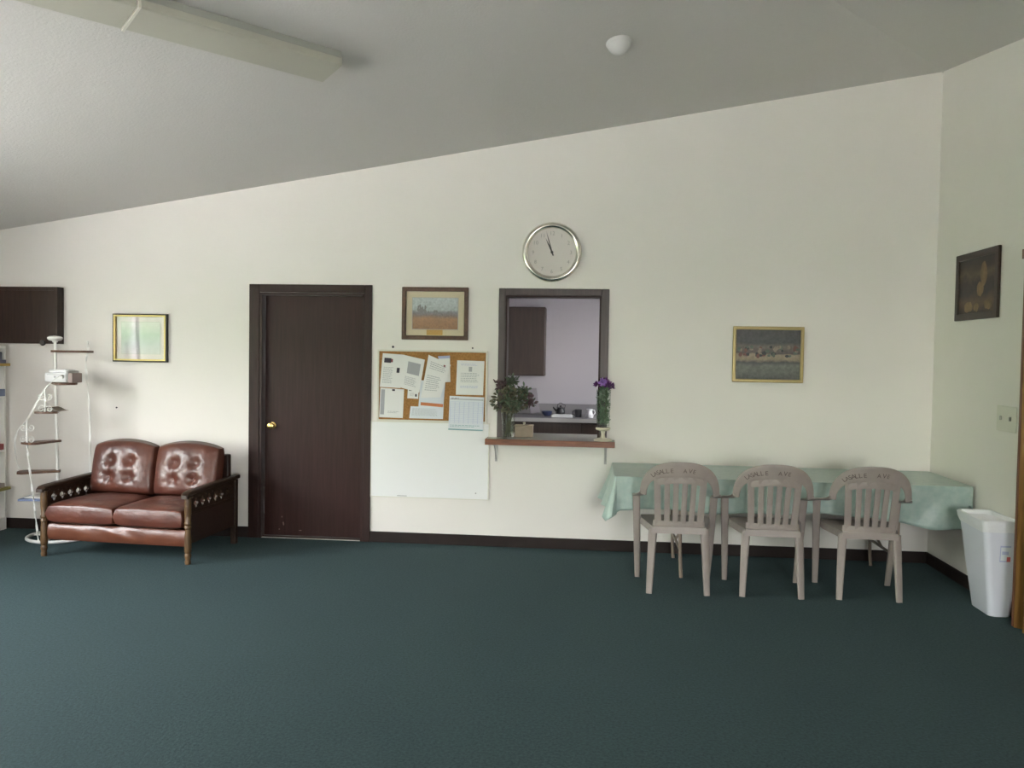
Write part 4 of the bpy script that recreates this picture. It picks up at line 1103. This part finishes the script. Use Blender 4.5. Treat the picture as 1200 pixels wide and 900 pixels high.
twisted('handrail', [E2[1] * .55 + Vector((0, 0, .56)), E2[1] * 1. + Vector((-.03, -.02, .06)), E2[2] + Vector((0, 0, rise)), E2[3] + Vector((0, 0, rise)), Vector((-.185, -.215, .905)), Vector((-.245, -.18, .80)), Vector((-.262, -.15, .68)), Vector((-.248, -.13, .575))], .015, 1.5, .005)
twisted('twisted_post', [E2[3] + Vector((0, 0, 0)), E2[3] + Vector((.02, -.0, -.2)), E2[3] + Vector((.06, .0, -.5)), Vector((-.03, -.21, .02))], .018, 3, .006)
twisted('twisted_post', [E2[0] + Vector((0, 0, .08)), E2[0] + Vector((.0, 0, 0)), E2[0] + Vector((-.018, 0, -.12)), E2[0] + Vector((.012, 0, -.45)), E2[0] + Vector((.02, 0, -.85)), Vector((.245, .03, .02))], .018, 3.5, .006)
for e_ in (E2[2], E2[3]):
    bm = nb(); tube(bm, [e_ + Vector((0, 0, -.01)), e_ + Vector((0, 0, rise))], .0075, 8)
    for sx in (-1, 1):
        for zz, up in ((.02, 1), (.115, -1)):
            pts = []
            for q in range(22):
                f = q / 21; a = f * 2.6 * PI; r = .030 * (1 - .72 * f)
                pts.append(e_ + Vector((sx * (.034 - r * math.cos(a)), 0, zz + .0 + up * r * math.sin(a) * 1.0)))
            tube(bm, pts, .0036, 6)
    obj('scroll_baluster', bm, M['whitepaint'], t, smooth=True)

def wp(e_): return Vector((SX, SY, 0)) + e_
# things on the stand
p = Vector((SX + .075, SY - .055, 1.2695))
t = thing('white_box', 'white box with a grey end on an upper tread of the spiral stand', 'box', p, math.radians(-12))
bm = nb(); box(bm, -.125, .085, -.06, .06, 0, .075); obj('body', bm, M['white'], t, bevel=.008)
bm = nb(); box(bm, -.100, .078, -.048, .048, .0755, .100); obj('lid', bm, M['white'], t, bevel=.008)
bm = nb(); box(bm, .0855, .105, -.055, .055, .002, .092); obj('grey_end', bm, M['grey'], t, bevel=.004)
bm = nb(); box(bm, -.03, -.012, -.0618, -.0602, .035, .05); box(bm, -.10, .07, -.0615, -.0602, .058, .062); obj('printed_mark', bm, M['ink'], t)
bm = nb(); box(bm, -.02, .02, -.05, .05, 0, .075, Matrix.Translation((SX + .205, SY - .098, 1.2695)) @ Matrix.Rotation(math.radians(-12), 4, 'Z')); tag(obj('small_card_box', bm, M['pinkcard'], bevel=.003), 'dull pink card box beside the white box on the spiral stand', 'box')
bm = nb()
f_ = Vector((SX + .07, SY - .20, 1.0465))
def cs(u, v, off): # curled brown sheet
    x = -.09 + .20 * u; z = .004 + .045 * math.sin(PI * min(1, u * .9 + .1)) ** 2 * (.3 + .7 * u)
    return f_ + Vector((x, -.05 + .11 * v, z + off))
A_ = grid(bm, lambda u, v: cs(u, v, .0012), 14, 4); B_ = grid(bm, lambda u, v: cs(u, v, 0), 14, 4)
for i in range(14):
    for j in (0, 4): bm.faces.new((A_[i][j], A_[i + 1][j], B_[i + 1][j], B_[i][j]))
for j in range(4):
    for i in (0, 14): bm.faces.new((A_[i][j], A_[i][j + 1], B_[i][j + 1], B_[i][j]))
tag(obj('curled_paper', bm, M['kraft'], smooth=True), 'brown curled paper lying on the third tread of the spiral stand', 'paper')
q = wp(Vector((-.17, .0, .3185)))
bm = nb(); box(bm, -.10, .13, -.14, .06, 0, .016, Matrix.Translation(q) @ Matrix.Rotation(math.radians(10), 4, 'Z'))
tag(obj('booklet', bm, M['bookletblue'], bevel=.002), 'blue booklet lying on a low tread of the spiral stand', 'booklet')
bm = nb(); box(bm, -.06, .12, -.10, .05, .0165, .024, Matrix.Translation(q) @ Matrix.Rotation(math.radians(4), 4, 'Z'))
tag(obj('folded_leaflet', bm, M['paper'], bevel=.001), 'white leaflet on top of the blue booklet', 'leaflet')

# ------------------------------------------------------------------ bookcase along the left wall
t = thing('bookcase', 'white bookcase with yellow and olive shelf boards along the left wall', 'bookcase', (-5.23, -.75, 0))
bm = nb(); box(bm, .0, .30, .685, .705, 0, 1.55); box(bm, .0, .30, -.705, -.685, 0, 1.55); box(bm, .0, .02, -.684, .684, 0, 1.55); box(bm, .02, .30, -.684, .684, 0, .10); box(bm, .02, .30, -.684, .684, 1.53, 1.55); obj('carcass', bm, M['whitepaint'], t)
for z, key, dp in ((1.405, 'shelfyellow', .36), (1.13, 'whitepaint', .31), (.68, 'whitepaint', .31), (.365, 'shelfolive', .36)):
    bm = nb(); box(bm, .021, dp, -.683, .683, z - .022, z); obj('shelf', bm, M[key], t, bevel=.003)
def book(label, m, x0, x1, y0, y1, z0, z1):
    bm = nb(); box(bm, x0, x1, y0, y1, z0, z1); o = tag(obj('book', bm, M[m], bevel=.003), label, 'book', 'books on the white bookcase')
    return o
book('flat slate grey book on the yellow shelf of the white bookcase', 'booknavy', -5.13, -4.895, -.30, -.085, 1.4055, 1.435)
book('smaller slate book stacked on top of the flat one on the yellow shelf', 'booknavy', -5.11, -4.915, -.29, -.105, 1.4355, 1.50)
book('blue book lying on the shelf below the yellow one', 'bookblue', -5.15, -4.905, -.30, -.085, 1.1305, 1.19)
book('red book lying on the lower white shelf of the bookcase', 'bookred', -5.15, -4.915, -.32, -.09, .6805, .73)
book('grey book lying on the olive bottom shelf of the bookcase', 'greycard', -5.15, -4.90, -.32, -.10, .3655, .40)

# ------------------------------------------------------------------ light: overcast sky through the windows
w = bpy.data.worlds.new('overcast'); scene.world = w; w.use_nodes = True; nt = w.node_tree
bg = nt.nodes['Background']; tc = nt.nodes.new('ShaderNodeTexCoord'); sx = nt.nodes.new('ShaderNodeSeparateXYZ')
nt.links.new(tc.outputs['Generated'], sx.inputs[0])
r = nt.nodes.new('ShaderNodeValToRGB'); nt.links.new(sx.outputs['Z'], r.inputs[0])
r.color_ramp.elements[0].position = 0.; r.color_ramp.elements[0].color = (1, .98, .93, 1)
r.color_ramp.elements[1].position = .8; r.color_ramp.elements[1].color = (.80, .90, 1.0, 1)
nt.links.new(r.outputs[0], bg.inputs['Color']); bg.inputs['Strength'].default_value = 5.0
sun = bpy.data.lights.new('sun', 'SUN'); sun.energy = 15.; sun.angle = math.radians(6); sun.color = (1, .97, .94)
so = bpy.data.objects.new('sun', sun); COL.objects.link(so); so.rotation_euler = Vector((-.45, -.45, -1.0)).to_track_quat('-Z', 'Y').to_euler()
def portal(name, loc, rot, sx_, sy_):
    l = bpy.data.lights.new(name, 'AREA'); l.shape = 'RECTANGLE'; l.size = sx_; l.size_y = sy_; l.cycles.is_portal = True
    o = bpy.data.objects.new(name, l); COL.objects.link(o); o.location = loc; o.rotation_euler = rot
# area lights shine along local -Z
zm = (WIN['z0'] + WIN['z1']) / 2; zh = WIN['z1'] - WIN['z0']
for n_, (a, b) in (('window_portal', W1), ('window_portal', W2)):
    portal(n_, (XL - .13, (a + b) / 2, zm), (0, -PI / 2, 0), zh, b - a)
portal('window_portal', ((F1[0] + F1[1]) / 2, YF - .13, 1.3), (PI / 2, 0, 0), F1[1] - F1[0], 1.6)
portal('window_portal', ((F_ADDED[0] + F_ADDED[1]) / 2, YF - .13, 1.45), (PI / 2, 0, 0), F_ADDED[1] - F_ADDED[0], 1.1)
portal('window_portal', (KX1 + .11, 1.35, 1.625), (0, PI / 2, 0), .65, .7)

# ------------------------------------------------------------------ camera
f_px, yaw, pitch, roll = 980., -.0965, -.0343, .0164
cam = bpy.data.cameras.new('camera'); cam.sensor_width = 36; cam.lens = f_px / 1200 * 36; cam.clip_start = .05
co = bpy.data.objects.new('camera', cam); COL.objects.link(co)
fw = Vector((math.sin(yaw) * math.cos(pitch), math.cos(yaw) * math.cos(pitch), math.sin(pitch)))
rt = Vector((math.cos(yaw), -math.sin(yaw), 0)); up = rt.cross(fw)
c_, s_ = math.cos(roll), math.sin(roll)
r2 = rt * c_ + up * s_; u2 = -rt * s_ + up * c_
co.matrix_world = Matrix.Translation((0, -6.65, 1.5415)) @ Matrix((r2, u2, -fw)).transposed().to_4x4()
scene.camera = co

scene.view_settings.view_transform = 'Standard'; scene.view_settings.look = 'None'
scene.view_settings.exposure = 3.06; scene.view_settings.gamma = 1.0; scene.view_settings.use_curve_mapping = False
scene.cycles.use_denoising = True
scene.cycles.max_bounces = 12; scene.cycles.diffuse_bounces = 8; scene.cycles.transparent_max_bounces = 12
scene.cycles.sample_clamp_indirect = 10.0
